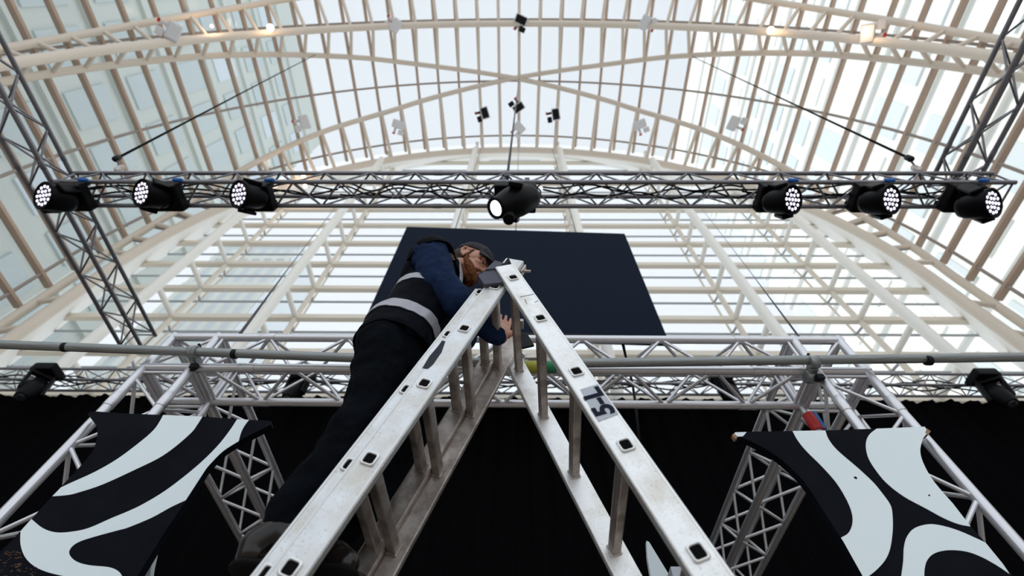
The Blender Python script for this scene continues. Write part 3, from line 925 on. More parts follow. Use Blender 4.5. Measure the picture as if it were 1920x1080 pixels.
# small white fins beside the ladder
def fin(label, pts, y):
    t = empty('scenic_fin', on_y(pts[0][0], pts[0][1], y) , label, 'board')
    t.location.z = 0
    P = pts + []
    plate('board', P, y, 0.03, M['board_white'], t)
    P0 = [on_y(px, py, y) for px, py in pts]
    zb = min(p.z for p in P0); xm = sum(p.x for p in P0) / len(P0)
    block('stand', Vector((xm, y + 0.045, (zb + 0.1) / 2)), (0.05, 0.04, zb + 0.1), M['board_black'], t)
    return t
fin('narrow white pointed board showing between the ladder legs at the bottom right', [(1212, 1014), (1217, 1016), (1262, 1090), (1275, 1120), (1228, 1120), (1221, 1085), (1214, 1045)], 2.35)
fin('white slanted board showing beside the lower edge of the left zebra board', [(291, 1029), (284, 1060), (278, 1100), (240, 1130), (258, 1080)], 1.86)
pk = empty('grey_box', on_y(1268, 1078, 2.2), 'small pale grey box end beside the right ladder rail', 'box')
pk.location.z = 0
q = on_y(1268, 1084, 2.2)
block('box_shell', q, (0.05, 0.08, 0.06), M['label'], pk, bev=0.004)
bar('post', Vector((q.x, q.y, 0)), Vector((q.x, q.y, q.z - 0.02)), 0.018, M['black'], pk)

# coloured wraps on the right leg
wr = empty('tape_wrap', on_y(1510, 790, 1.95), 'red and blue tape wrapped on the right truss leg above the zebra board', 'tape')
for (a, b, m) in (((1497, 778), (1523, 808), 'red'), ((1510, 775), (1530, 806), 'tapeb')):
    y = YP + S * (0.98 if m == 'red' else 0.985)
    p, q = on_y(a[0], a[1], y), on_y(b[0], b[1], y)
    x = XR - S
    bar('tape_roll', Vector((x + (0.0 if m == 'red' else 0.035), y, p.z)), Vector((x + (0.0 if m == 'red' else 0.035), y, q.z)), 0.030 if m == 'red' else 0.018, M[m], wr, 14)

# ================================================================== STAGE LIGHTS
def img_dir(ix, iy):
    """world direction that appears as (ix right, iy up) on the picture plane at the middle of the frame"""
    return (CA * ix + CB * iy).normalized()
FACE_N = 19
def led_mesh():
    k = ('ledface',)
    if k in _cache: return _cache[k]
    bm = bmesh.new()
    _cache[k] = lathe([(0.0155, 0.0), (0.0155, 0.004), (0.010, 0.008)], M['led'], 10, 'ledlens')
    return _cache[k]
hexes = [(0, 0)] + [(0.046 * math.cos(PI / 3 * i), 0.046 * math.sin(PI / 3 * i)) for i in range(6)] + \
        [(0.091 * math.cos(PI / 6 * i), 0.091 * math.sin(PI / 6 * i)) for i in range(12)]
def wash(px, py, normal, base_px, label):
    z = ZR - 0.02
    """moving-head wash: base clamped under the truss, yoke, round head with 19 lit lenses"""
    yb = YR + 0.10
    fc = on_y(px, py, YR + 0.0)
    base = on_z(base_px[0], base_px[1], ZR - 0.10)
    base = Vector((base.x, YR + 0.13, ZR + CZ - 0.085))
    t = empty('wash_light', Vector((base.x, base.y, ZR + CZ - 0.02)), label, 'stage light', 'lit wash lights on the long flown truss')
    block('base', base, (0.32, 0.28, 0.12), M['lamp_body'], t, bev=0.02)
    for s in (-0.1, 0.1):
        block('clamp', base + Vector((s, -0.11, 0.09)), (0.05, 0.06, 0.09), M['black'], t, bev=0.008)
        block('clamp', base + Vector((s, 0.11, 0.09)), (0.05, 0.06, 0.09), M['black'], t, bev=0.008)
    n = Vector(normal).normalized()
    hc = fc - n * 0.10                                    # head centre
    prof = [(0.045, -0.17), (0.085, -0.16), (0.105, -0.12), (0.118, -0.05), (0.132, 0.02), (0.140, 0.075), (0.140, 0.098), (0.128, 0.100), (0.122, 0.088)]
    head = place('head', lathe(prof, M['lamp_body'], 28, 'wash_head'), t, orient(n, hc))
    place('lens_plate', lathe([(0.123, 0.086), (0.122, 0.088)], M['black'], 24, 'wash_plate'), head, orient(n, hc))
    om = orient(n, hc + n * 0.089)
    lm = led_mesh()
    for hx, hy in hexes:
        place('led_lens', lm, head, om @ Matrix.Translation((hx, hy, 0)))
    # yoke: a hub on the base and two arms that hold the head on its tilt axis
    ax = (hc - base); ax.normalize()
    tilt = n.cross(ax)
    if tilt.length < 0.15: tilt = n.cross(EY)
    tilt.normalize()
    hub = base + (hc - base).normalized() * 0.05 - EZ * 0.04
    mid = hub.lerp(hc, 0.35)
    place('yoke_hub', lathe([(0.10, -0.03), (0.11, 0.0), (0.09, 0.03)], M['lamp_body'], 20, 'hub'), t, orient((hc - base), hub))
    yk = block('yoke_bridge', hub.lerp(hc, 0.18), (0.32, 0.10, 0.06), M['lamp_body'], t, tilt, (hc - hub).cross(tilt).normalized(), (hc - hub).normalized(), bev=0.018)
    for s in (-1, 1):
        a = hub.lerp(hc, 0.15) + tilt * (s * 0.152); b = hc + tilt * (s * 0.152)
        d = (b - a); L = d.length; d.normalize()
        y = d.cross(tilt).normalized()
        block('yoke_arm', (a + b) / 2, (0.035, 0.10, L + 0.09), M['lamp_body'], t, tilt, y, d, bev=0.014)
    q = base + Vector((0.16, -0.17, 0.03))
    place('cable_plug', lathe([(0.012, -0.05), (0.022, -0.03), (0.022, 0.03), (0.012, 0.05)], M['blue'], 10, 'plug'), t, orient(EX, q))
    return t
lw = []
def nrm(px, py, ix, iy, tilt_deg):
    v = -ray(px, py).normalized()
    w = img_dir(ix, iy); w = (w - v * w.dot(v)).normalized()
    return v * math.cos(math.radians(tilt_deg)) + w * math.sin(math.radians(tilt_deg))
wash(79, 366, nrm(79, 366, -0.95, 0.25, 64), (122, 345), 'lit wash light at the left corner of the flown truss')
wash(263, 361, nrm(263, 361, -0.95, 0.22, 63), (300, 345), 'second lit wash light from the left end of the flown truss')
wash(446, 364, nrm(446, 364, -0.95, 0.18, 58), (474, 348), 'lit wash light on the flown truss, above the left gable columns')
wash(1488, 374, nrm(1488, 374, 0.95, 0.12, 58), (1456, 356), 'lit wash light on the flown truss right of the black screen')
wash(1673, 374, nrm(1673, 374, 0.95, 0.14, 60), (1636, 358), 'second lit wash light from the right end of the flown truss')
wash(1864, 380, nrm(1864, 380, 0.95, 0.16, 66), (1812, 358), 'lit wash light at the right corner of the flown truss')
BP = {}
# central profile spot
ct = empty('profile_spot', V(-0.04, YR + 0.13, ZR - 0.02), 'black moving-head spot with one bright lens above the screen', 'stage light')
base = V(-0.035, YR + 0.13, ZR - 0.085)
block('base', base, (0.42, 0.30, 0.13), M['lamp_body'], ct, bev=0.02)
for s in (-0.12, 0.12):
    block('clamp', base + Vector((s, -0.12, 0.11)), (0.05, 0.06, 0.12), M['hinge'], ct, bev=0.008)
    block('clamp', base + Vector((s, 0.12, 0.11)), (0.05, 0.06, 0.12), M['hinge'], ct, bev=0.008)
lens = on_y(928, 391, 1.72)
rear = on_y(985, 352, 1.98)
n = nrm(928, 391, -0.90, -0.30, 46)
hc = lens - n * 0.25
prof = [(0.06, -0.27), (0.115, -0.26), (0.135, -0.20), (0.150, -0.05), (0.148, 0.02), (0.125, 0.12), (0.098, 0.22), (0.098, 0.25), (0.078, 0.252), (0.074, 0.235)]
head = place('head', lathe(prof, M['lamp_body'], 32, 'spot_head'), ct, orient(n, hc))
place('front_lens', lathe([(0.074, 0.232), (0.06, 0.243), (0.03, 0.25)], M['spot_lens'], 24, 'spot_lens'), head, orient(n, hc))
hub = base - EZ * 0.09
place('yoke_hub', lathe([(0.12, -0.03), (0.13, 0.0), (0.10, 0.03)], M['lamp_body'], 20, 'hub2'), ct, orient(EZ, hub))
tilt = n.cross(EZ).normalized()
block('yoke_bridge', hub - EZ * 0.04, (0.40, 0.13, 0.06), M['lamp_body'], ct, tilt, EZ.cross(tilt), EZ, bev=0.02)
for s in (-1, 1):
    a = hub - EZ * 0.03 + tilt * (s * 0.185); b2 = hc + tilt * (s * 0.175)
    d = b2 - a; L = d.length; d.normalize(); yv = d.cross(tilt).normalized(); 
    block('yoke_arm', (a + b2) / 2, (0.045, 0.13, L + 0.12), M['lamp_body'], ct, d.cross(yv) * -1, yv, d, bev=0.015)
place('lower_knob', lathe([(0.05, -0.05), (0.055, 0.0), (0.05, 0.05)], M['lamp_body'], 16, 'kn'), ct, orient(EZ, on_y(954, 408, 1.78)))
for s in (-1, 1):
    sweep('safety_loop', [base + Vector((s * (0.2 + 0.05 * math.sin(PI * i / 8)), -0.1, 0.05 - 0.32 * i / 8)) for i in range(9)], 0.008, M['cable_blk'], ct, 6)

# dim moving heads on the rear truss
def dim(px, py, dx, label, s=1.0):
    b = on_y(px, py, YD - 0.02); b = Vector((b.x, YD - 0.22, ZD + CZ - 0.02))
    t = empty('moving_head', b, label, 'stage light', 'unlit moving heads on the rear truss')
    block('base', b + Vector((0, 0, -0.02)), (0.36 * s, 0.28, 0.15), M['lamp_body'], t, bev=0.025)
    for k in (-0.12, 0.12): block('clamp', b + Vector((k, 0.16, 0.03)), (0.05, 0.10, 0.07), M['black'], t, bev=0.008)
    n = Vector((dx * 0.8, -0.25, -1.0)).normalized()
    hc = b + Vector((dx * 0.18, 0.04, -0.42))
    hd = place('head', lathe([(0.07, -0.22), (0.13, -0.2), (0.145, -0.02), (0.12, 0.14), (0.10, 0.2), (0.095, 0.22)], M['lamp_body'], 24, 'dim_head'), t, orient(n, hc))
    place('front_lens', lathe([(0.085, 0.217), (0.05, 0.226)], M['lens_off'], 20, 'dim_lens'), hd, orient(n, hc))
    tilt = n.cross(EZ).normalized() if n.cross(EZ).length > .1 else EX
    hub = b - EZ * 0.12
    block('yoke_bridge', hub, (0.36, 0.11, 0.06), M['lamp_body'], t, tilt, EZ.cross(tilt), EZ, bev=0.02)
    for k in (-1, 1):
        a = hub + tilt * (k * 0.16); c = hc + tilt * (k * 0.155)
        d = c - a; L = d.length; d.normalize(); yv = d.cross(tilt).normalized()
        block('yoke_arm', (a + c) / 2, (0.045, 0.12, L + 0.08), M['lamp_body'], t, d.cross(yv) * -1, yv, d, bev=0.014)
dim(102, 712, 0.25, 'unlit black moving head above the curtain at the far left')
dim(572, 720, -0.05, 'unlit black moving head hanging above the curtain behind the worker')
dim(1350, 728, 0.15, 'unlit black moving head above the curtain right of the ladder')
dim(1835, 727, -0.15, 'unlit black moving head above the curtain at the far right')

# ------------------------------------------------------------------ roof floodlights, lamps, rigging
def flood(px, py, a, frac, label, dark=False, roll=0.0, hint=None):
    """bracketed floodlight pair fixed to a roof strut"""
    d = ray(px, py)
    # meet a cylinder a little inside the ribs
    R = RI * 1.0
    A_ = d.x ** 2 + d.z ** 2; B_ = -2 * (d.x * X0 + d.z * ZC); C_ = X0 ** 2 + ZC ** 2 - R * R
    tt = (-B_ + math.sqrt(B_ * B_ - 4 * A_ * C_)) / (2 * A_)
    q = Vector((d.x * tt, d.y * tt, d.z * tt + CZ))
    t = empty('floodlight', q, label, 'floodlight', 'floodlights fixed to the roof ribs')
    v = -d.normalized()
    x = img_dir(math.cos(roll), math.sin(roll)); x = (x - v * x.dot(v)).normalized(); y = v.cross(x)
    sh = M['flood']
    block('housing', q + x * 0.12 + v * 0.1, (0.42, 0.62, 0.25), sh, t, x, y, v, bev=0.05)
    block('front_frame', q + x * 0.12 + v * 0.24, (0.34, 0.52, 0.04), M['flood'] if not dark else M['black'], t, x, y, v, bev=0.015)
    block('bracket', q - x * 0.22 + y * 0.1, (0.34, 0.12, 0.12), sh if not dark else M['black'], t, x, y, v, bev=0.02)
    block('gear_box', q - x * 0.24 - y * 0.22 + v * 0.05, (0.24, 0.30, 0.24), M['black'] if dark else sh, t, x, y, v, bev=0.03)
    block('red_cap', q - x * 0.36 + y * 0.12 + v * 0.02, (0.09, 0.14, 0.1), M['red'], t, x, y, v, bev=0.02)
    bar('stem', q - v * 0.5, q, 0.035, M['cream'], t)
flood(318, 55, 0, 0, 'white floodlight with red cap on the near rib at far left', roll=-0.5)
flood(738, 45, 0, 0, 'white floodlight on the near rib left of centre', roll=-0.7)
flood(975, 42, 0, 0, 'dark floodlight at the crown of the near roof rib', True, roll=1.2)
flood(1213, 45, 0, 0, 'white floodlight on the near rib right of centre', roll=2.6)
flood(1635, 62, 0, 0, 'white floodlight on the near rib at far right', roll=3.3)
flood(566, 230, 0, 0, 'white floodlight on a glazing bar above the left diagonal rib', roll=0.2)
flood(746, 238, 0, 0, 'white floodlight below the left diagonal rib', roll=1.3)
flood(905, 213, 0, 0, 'black and white floodlight left of the hanging cable', True, roll=0.3)
flood(970, 198, 0, 0, 'black and white floodlight beside the hanging cable, upper one', True, roll=-1.0)
flood(1038, 215, 0, 0, 'black and white floodlight right of the hanging cable', True, roll=0.2)
flood(971, 242, 0, 0, 'white floodlight directly above the gable arch crown', roll=0.8)
flood(1201, 238, 0, 0, 'white floodlight below the right diagonal rib', roll=1.9)
flood(1380, 233, 0, 0, 'white floodlight on a glazing bar above the right diagonal rib', roll=2.8)
def ang_at(px, py, R=RI):
    d = ray(px, py)
    A_ = d.x ** 2 + d.z ** 2; B_ = -2 * (d.x * X0 + d.z * ZC); C_ = X0 ** 2 + ZC ** 2 - R * R
    tt = (-B_ + math.sqrt(B_ * B_ - 4 * A_ * C_)) / (2 * A_)
    return Vector((d.x * tt, d.y * tt, d.z * tt + CZ))
def rib_lamp(px, py, label, r=0.13, R=RI):
    q = ang_at(px, py, R * 0.985)
    t = empty('rib_lamp', q, label, 'lamp', 'warm lamps on the roof ribs')
    v = -ray(px, py).normalized()
    place('bulb', lathe([(r * 0.3, -r), (r * 0.8, -r * 0.6), (r, 0), (r * 0.8, r * 0.6), (r * 0.3, r)], M['bulb'], 14, 'bulb%s' % r), t, orient(v, q))
    place('housing', lathe([(r * 0.9, -r * 1.8), (r * 1.15, -r * 0.5), (r * 1.1, -r * 0.3)], M['cream'], 14, 'bhouse%s' % r), t, orient(v, q))
    li = bpy.data.lights.new('rib_lamp_light', 'POINT'); li.energy = 12; li.color = (1.0, 0.62, 0.33); li.shadow_soft_size = 0.2
    lo = bpy.data.objects.new('rib_lamp_light', li); COL.objects.link(lo); lo.parent = t; lo.matrix_basis = Matrix.Translation(v * 0.35)
rib_lamp(507, 52, 'glowing warm lamp on the near roof rib at left')
rib_lamp(1445, 57, 'glowing warm lamp on the near roof rib at right')
rib_lamp(1621, 60, 'small warm lamp beside the far right floodlight', 0.07)
rib_lamp(397, 49, 'faint small warm lamp between the ribs at upper left', 0.05, RI * 1.03)
rib_lamp(569, 332, 'upper of two warm lamps behind the flown truss at left', 0.10, RI)
rib_lamp(572, 349, 'lower of two warm lamps behind the flown truss at left', 0.08, RI)

def wire(name, label, pts, r, mt=None, cat='cable'):
    o = sweep(name, pts, r, mt or M['cable'], None, 6)
    o['label'] = label; o['category'] = cat
    return o
top = vault(1, RO, 0.552 * G)
wire('hoist_cable', 'long dark cable dropping from the roof crown to the flown truss above the spot', [top, V(-0.13, YR + 0.13, ZR + S + 0.16)], 0.016)
hk = empty('cable_hook', V(-0.13, YR + 0.13, ZR + S + 0.1), 'small steel hook and shackle on the flown truss above the spot', 'hook')
q = V(-0.13, YR + 0.13, ZR + S + 0.1)
place('hook_block', lathe([(0.02, -0.06), (0.035, -0.03), (0.03, 0.03), (0.015, 0.07)], M['rung'], 12, 'hook'), hk, orient(EZ, q))
block('strap', q - EZ * 0.12, (0.05, 0.28, 0.16), M['hinge'], hk, bev=0.01)
def bridle(a, b, label, lab2, ends):
    wire('bridle_cable', label, [a, (a + b) / 2 - EZ * 0.12, b], 0.014, M['cable_blk'])
    t = empty('hoist', b, lab2, 'hoist')
    d = (b - a).normalized()
    e = ends
    place('hoist_body', lathe([(0.012, -0.07), (0.032, -0.05), (0.034, 0.04), (0.014, 0.07)], M['black'], 14, 'hb'), t, orient(d, b))
    place('shackle', lathe([(0.01, -0.11), (0.035, -0.05), (0.035, 0.05), (0.01, 0.11)], M['rung'], 12, 'shk'), t, orient(d, b + (e - b) * 0.42))
    bar('tail_wire', b, e, 0.010, M['cable'], t, 6)
b1 = on_y(218, 297, 1.86); b1e = V(-4.35, 1.86, ZR + S + 0.03)
bridle(vault(-40, RO, 0.36 * G), on_z(219, 297, 5.35), 'black cable slanting down from the roof rib to the left flown truss', 'small black hoist and shackle above the left wash lights', V(-4.3, YR + 0.13, ZR + S + 0.03))
bridle(vault(36, RO, 0.385 * G), on_z(1705, 297, 5.35), 'black cable slanting down from the roof rib to the right flown truss', 'small black hoist and shackle above the right wash lights', V(4.35, YR + 0.13, ZR + S + 0.03))
wire('guy_wire', 'thin wire from the right gable to the right end of the stage-front truss', [on_y(1315, 390, 6.5), on_y(1407, 510, 4.2), on_y(1500, 634, YP)], 0.006, M['cable'])
wire('guy_wire', 'thin wire crossing the left gable columns down behind the stage-front truss', [on_y(631, 386, 6.6), on_y(540, 504, 4.2), on_y(450, 626, YP)], 0.009, M['cable'])
# cables tied inside the flown truss
random.seed(3)
for k, (x0, x1, lbl) in enumerate(((-4.6, -1.9, 'black cables sagging inside the left part of the flown truss'), (-1.9, -0.3, 'black cable sagging inside the flown truss left of the spot'),
                                   (0.25, 2.3, 'black cable sagging inside the flown truss right of the spot'), (2.3, 4.6, 'black cables sagging inside the right part of the flown truss'))):
    t = empty('power_cable', V((x0 + x1) / 2, YR + 0.13, ZR + 0.05), lbl, 'cable')
    for m in range(3):
        pts = []
        ph = random.uniform(0, 6)
        for i in range(33):
            f = i / 32
            pts.append(V(x0 + (x1 - x0) * f, YR + 0.08 + 0.05 * m + 0.03 * math.sin(f * 19 + ph), ZR + 0.07 + 0.05 * math.sin(f * 13 + ph * 2) + 0.02 * m))
        sweep('cable_run', pts, 0.010, M['cable_blk'], t, 6)
# tail of plugs beside each wash light, loops of cable hanging from the rear truss
t = empty('cable_loom', V(0, YD + 0.1, ZD + 0.1), 'black cables strung along the rear truss above the curtain', 'cable')
for m in range(3):
    pts = [V(-9 + 18 * i / 120, YD + 0.06 + 0.06 * m, ZD + 0.10 + 0.05 * math.sin(i * 0.9 + m * 2) + 0.03 * math.sin(i * 0.37 + m)) for i in range(121)]
    sweep('cable_run', pts, 0.014, M['cable_blk'], t, 6)
t = empty('hanging_cable', on_y(1180, 690, 2.6), 'black cable hanging through the stage-front truss right of the ladder', 'cable')
sweep('cable_run', [on_y(1167, 634, YP + 0.02), on_y(1168, 645, 2.0), on_y(1174, 672, 2.7), on_y(1186, 720, 2.7), on_y(1192, 760, 2.7), on_y(1200, 840, 2.7)], 0.010, M['cable_blk'], t, 6)

# ================================================================== WORKER
def ball(bm, c, r, rot=None):
    """ellipsoid: r is a number or three radii along the axes of rot"""
    if not isinstance(r, (tuple, list)): r = (r, r, r)
    g = bmesh.ops.create_uvsphere(bm, u_segments=18, v_segments=12, radius=1)
    m = Matrix.Translation(Vector(c)) @ ((rot.to_4x4() if rot else Matrix.Identity(4))) @ Matrix.Diagonal((r[0], r[1], r[2], 1))
    bmesh.ops.transform(bm, matrix=m, verts=g['verts'])
def limb(bm, pts, rad, flat=None):
    """chain of round cones through joints"""
    for i, (p, r) in enumerate(zip(pts, rad)):
        ball(bm, p, r)
        if i:
            p0, r0 = Vector(pts[i - 1]), rad[i - 1]; p1 = Vector(p)
            n = max(2, int((p1 - p0).length / (0.35 * min(r0, r))))
            L = (p1 - p0).length
            if L < 1e-5: continue
            g = bmesh.ops.create_cone(bm, cap_ends=True, segments=18, radius1=r0, radius2=r, depth=L)
            z = (p1 - p0).normalized(); x, y, _ = frame_z(z)
            m = Matrix(((x.x, y.x, z.x, (p0.x + p1.x) / 2), (x.y, y.y, z.y, (p0.y + p1.y) / 2), (x.z, y.z, z.z, (p0.z + p1.z) / 2), (0, 0, 0, 1)))
            bmesh.ops.transform(bm, matrix=m, verts=g['verts'])
def fuse(name, bm, mt, voxel, smooth, parent, wrinkle=None):
    me = bpy.data.meshes.new(name)
    bm.to_mesh(me); bm.free()
    o = bpy.data.objects.new('tmp', me); COL.objects.link(o)
    rm = o.modifiers.new('r', 'REMESH'); rm.mode = 'VOXEL'; rm.voxel_size = voxel; rm.use_smooth_shade = True
    if smooth:
        sm = o.modifiers.new('s', 'SMOOTH'); sm.factor = 0.5; sm.iterations = smooth
    if wrinkle:
        tx = bpy.data.textures.new(name + '_folds', 'CLOUDS'); tx.noise_scale = wrinkle[0]; tx.noise_depth = 2
        dm = o.modifiers.new('d', 'DISPLACE'); dm.texture = tx; dm.strength = wrinkle[1]; dm.mid_level = 0.5
    dg = bpy.context.evaluated_depsgraph_get()
    m2 = bpy.data.meshes.new_from_object(o.evaluated_get(dg))
    bpy.data.objects.remove(o)
    m2.materials.clear(); m2.materials.append(mt)
    for p in m2.polygons: p.use_smooth = True
    if parent == 'mesh': return m2
    return place(name, m2, parent)

per = empty('person', V(-0.5, 1.25, 0.57), 'bearded man in a cap and dark vest with silver bands leaning over the ladder', 'person')

# head frame: forward, left, up
hf = Vector((0.92, -0.02, -0.36)).normalized()
hu0 = Vector((0.36, 0.0, 0.93))
hu = (hu0 - hf * hu0.dot(hf)).normalized()
hl = hu.cross(hf).normalized()
HR = Matrix(((hf.x, hl.x, hu.x), (hf.y, hl.y, hu.y), (hf.z, hl.z, hu.z)))
HS = 0.97
HC = on_y(872, 470, 1.125) - (hf * -0.014 + hl * -0.083) * HS
def H(f, l, u): return HC + (hf * f + hl * l + hu * u) * HS

# joints
PEL = V(-0.47, 1.25, 1.40); WAI = V(-0.45, 1.25, 1.60); CHE = V(-0.40, 1.25, 1.82); UPB = V(-0.395, 1.25, 1.965); NEC = V(-0.335, 1.235, 2.03)
SN, SF = V(-0.41, 1.085, 1.935), V(-0.40, 1.42, 1.95)
EN, EF = V(-0.250, 1.150, 1.650), V(-0.27, 1.42, 1.76)
WN, WF = V(-0.095, 1.275, 1.60), on_y(906, 566, 1.36)
HIN, HIF = V(-0.47, 1.16, 1.38), V(-0.47, 1.34, 1.38)
KN, KF = V(-0.49, 1.16, 0.99), V(-0.47, 1.34, 0.97)
AN, AF = V(-0.585, 1.17, 0.69), V(-0.56, 1.33, 0.69)

bm = bmesh.new()
# skull, face, neck
ball(bm, H(-0.012, 0, 0.045), (0.100, 0.077, 0.086), HR)
ball(bm, H(0.030, 0, -0.030), (0.062, 0.060, 0.080), HR)
ball(bm, H(0.040, 0, -0.080), (0.046, 0.046, 0.040), HR)
ball(bm, H(0.072, 0, -0.106), (0.022, 0.026, 0.019), HR)
for s in (-1, 1):
    ball(bm, H(0.000, s * 0.052, -0.062), (0.030, 0.018, 0.030), HR)
    ball(bm, H(0.060, s * 0.040, -0.022), (0.024, 0.022, 0.018), HR)
    ball(bm, H(0.078, s * 0.028, 0.022), (0.014, 0.026, 0.011), HR)
    ball(bm, H(0.030, s * 0.060, 0.020), (0.040, 0.016, 0.040), HR)
    # ear: shell, lobe and rim
    ball(bm, H(-0.012, s * 0.079, -0.006), (0.017, 0.007, 0.026), HR)
    limb(bm, [H(-0.004, s * 0.078, 0.012), H(-0.010, s * 0.088, 0.027), H(-0.026, s * 0.092, 0.024), H(-0.034, s * 0.090, 0.004), H(-0.024, s * 0.084, -0.022), H(-0.010, s * 0.078, -0.034)], [0.005, 0.006, 0.006, 0.006, 0.006, 0.007])
    ball(bm, H(0.100, s * 0.013, -0.040), (0.011, 0.008, 0.008), HR)
limb(bm, [H(0.086, 0, 0.016), H(0.098, 0, -0.006), H(0.112, 0, -0.030), H(0.106, 0, -0.040)], [0.009, 0.0105, 0.0125, 0.011])
ball(bm, H(0.086, 0, -0.062), (0.012, 0.024, 0.007), HR)
ball(bm, H(0.083, 0, -0.076), (0.012, 0.021, 0.007), HR)
limb(bm, [H(-0.02, 0, -0.05), H(-0.055, 0, -0.085), NEC, UPB], [0.060, 0.058, 0.062, 0.085])
# trunk and limbs under the clothes
for s in (-1, 1):
    o_ = Vector((0, s * 0.055, 0))
    limb(bm, [UPB + o_, CHE + o_, WAI + o_, PEL + o_], [0.085, 0.095, 0.085, 0.095])
for sh, el, wr_ in ((SN, EN, WN), (SF, EF, WF)):
    limb(bm, [UPB, sh, el, wr_], [0.07, 0.052, 0.042, 0.029])
for hp, kn, an in ((HIN, KN, AN), (HIF, KF, AF)):
    limb(bm, [PEL, hp, kn, an], [0.085, 0.070, 0.050, 0.036])
# hands: palm, four fingers of different length and a thumb
def hand(bm, wr_, up, across, palm_n, scale=1.0, curl=0.25):
    up, across, palm_n = Vector(up).normalized(), Vector(across).normalized(), Vector(palm_n).normalized()
    R = Matrix(((across.x, palm_n.x, up.x), (across.y, palm_n.y, up.y), (across.z, palm_n.z, up.z)))
    pc = wr_ + up * 0.055
    limb(bm, [wr_, wr_ + up * 0.03], [0.029, 0.026])
    ball(bm, pc, (0.043, 0.017, 0.052), R)
    for k, (off, L) in enumerate(((-0.033, 0.062), (-0.012, 0.076), (0.010, 0.080), (0.031, 0.072))):
        b = wr_ + up * (0.092 - abs(off) * 0.2) + across * off
        d = (up + across * off * 2.0).normalized()
        pts = [b - d * 0.03]
        cur = b; dirv = d
        pts.append(cur)
        for j, fr in enumerate((0.45, 0.32, 0.23)):
            cur = cur + dirv * L * fr
            pts.append(cur)
            dirv = (dirv + palm_n * curl * (j + 1) * 0.6).normalized()
        limb(bm, pts, [0.0095, 0.0096, 0.0090, 0.0082, 0.0070])
    b = wr_ + up * 0.030 + across * 0.030
    limb(bm, [b, b + across * 0.022 + up * 0.022 + palm_n * 0.012, b + across * 0.028 + up * 0.052 + palm_n * 0.026, b + across * 0.020 + up * 0.074 + palm_n * 0.034], [0.015, 0.0125, 0.0105, 0.0085])
hand(bm, WN + Vector((0.02, 0.035, 0.03)), (0.03, 0.06, 1), (0.93, 0.36, 0), (0.36, -0.93, 0), curl=0.10)
limb(bm, [WN, WN + Vector((0.02, 0.035, 0.03))], [0.029, 0.029])
hand(bm, WF, (0.15, -0.30, 0.75), (0.5, 0.8, 0.2), (0.7, -0.1, -0.3), curl=0.5)
body = fuse('body', bm, M['skin'], 0.0040, 2, per)
body.data.materials.append(M['lip'])

# eyes
for s in (-1, 1):
    e = place('eye', lathe([(0.004, -0.0105), (0.009, -0.006), (0.0115, 0.0), (0.009, 0.007), (0.0056, 0.0100)], M['eye'], 14, 'eyeball'), per, orient(hf * 0.94 + hl * (s * 0.1) - hu * 0.25, H(0.0735, s * 0.031, 0.001)))
    place('iris', lathe([(0.0056, 0.0101), (0.003, 0.0112)], M['iris'], 12, 'iris'), e, orient(hf * 0.94 + hl * (s * 0.1) - hu * 0.25, H(0.0735, s * 0.031, 0.001)))
    bm = bmesh.new()
    limb(bm, [H(0.088, s * 0.014, 0.026), H(0.090, s * 0.030, 0.033), H(0.076, s * 0.050, 0.026)], [0.0042, 0.0050, 0.0034])
    fuse('eyebrow', bm, M['hair'], 0.002, 1, per)
    bm = bmesh.new()
    limb(bm, [H(0.0875, s * 0.017, 0.006), H(0.0885, s * 0.031, 0.0115), H(0.078, s * 0.046, 0.004)], [0.0034, 0.0042, 0.0032])
    fuse('eyelid', bm, M['skin'], 0.0018, 1, per)
bm = bmesh.new()
limb(bm, [H(0.089, -0.019, -0.066), H(0.0965, 0, -0.0645), H(0.089, 0.019, -0.066)], [0.0032, 0.0048, 0.0032])
limb(bm, [H(0.088, -0.017, -0.072), H(0.0955, 0, -0.0745), H(0.088, 0.017, -0.072)], [0.0034, 0.0056, 0.0034])
fuse('lips', bm, M['lip'], 0.0018, 1, per)
# beard round the jaw with moustache
bm = bmesh.new()
for s in (-1, 1):
    limb(bm, [H(0.004, s * 0.068, 0.002), H(0.006, s * 0.066, -0.030), H(0.018, s * 0.060, -0.060), H(0.045, s * 0.048, -0.088), H(0.072, s * 0.022, -0.108), H(0.080, 0, -0.114)], [0.006, 0.011, 0.015, 0.018, 0.018, 0.018])
    limb(bm, [H(0.030, s * 0.054, -0.050), H(0.056, s * 0.042, -0.072), H(0.078, s * 0.026, -0.092)], [0.013, 0.014, 0.013])
    limb(bm, [H(0.100, s * 0.004, -0.052), H(0.090, s * 0.024, -0.059), H(0.076, s * 0.036, -0.078)], [0.0058, 0.0066, 0.0090])
    limb(bm, [H(0.010, s * 0.045, -0.095), H(0.045, s * 0.025, -0.118), H(0.060, 0, -0.124)], [0.014, 0.017, 0.017])
ball(bm, H(0.088, 0, -0.092), (0.010, 0.016, 0.012), HR)
fuse('beard', bm, M['beard'], 0.0030, 1, per, (0.012, 0.004))
bm = bmesh.new()
ball(bm, H(-0.022, 0, 0.028), (0.099, 0.0775, 0.078), HR)
for s in (-1, 1):
    limb(bm, [H(0.018, s * 0.072, 0.030), H(0.012, s * 0.071, 0.005)], [0.009, 0.007])
ball(bm, H(-0.060, 0, -0.025), (0.045, 0.055, 0.045), HR)
fuse('hair', bm, M['hair'], 0.004, 1, per, (0.01, 0.003))
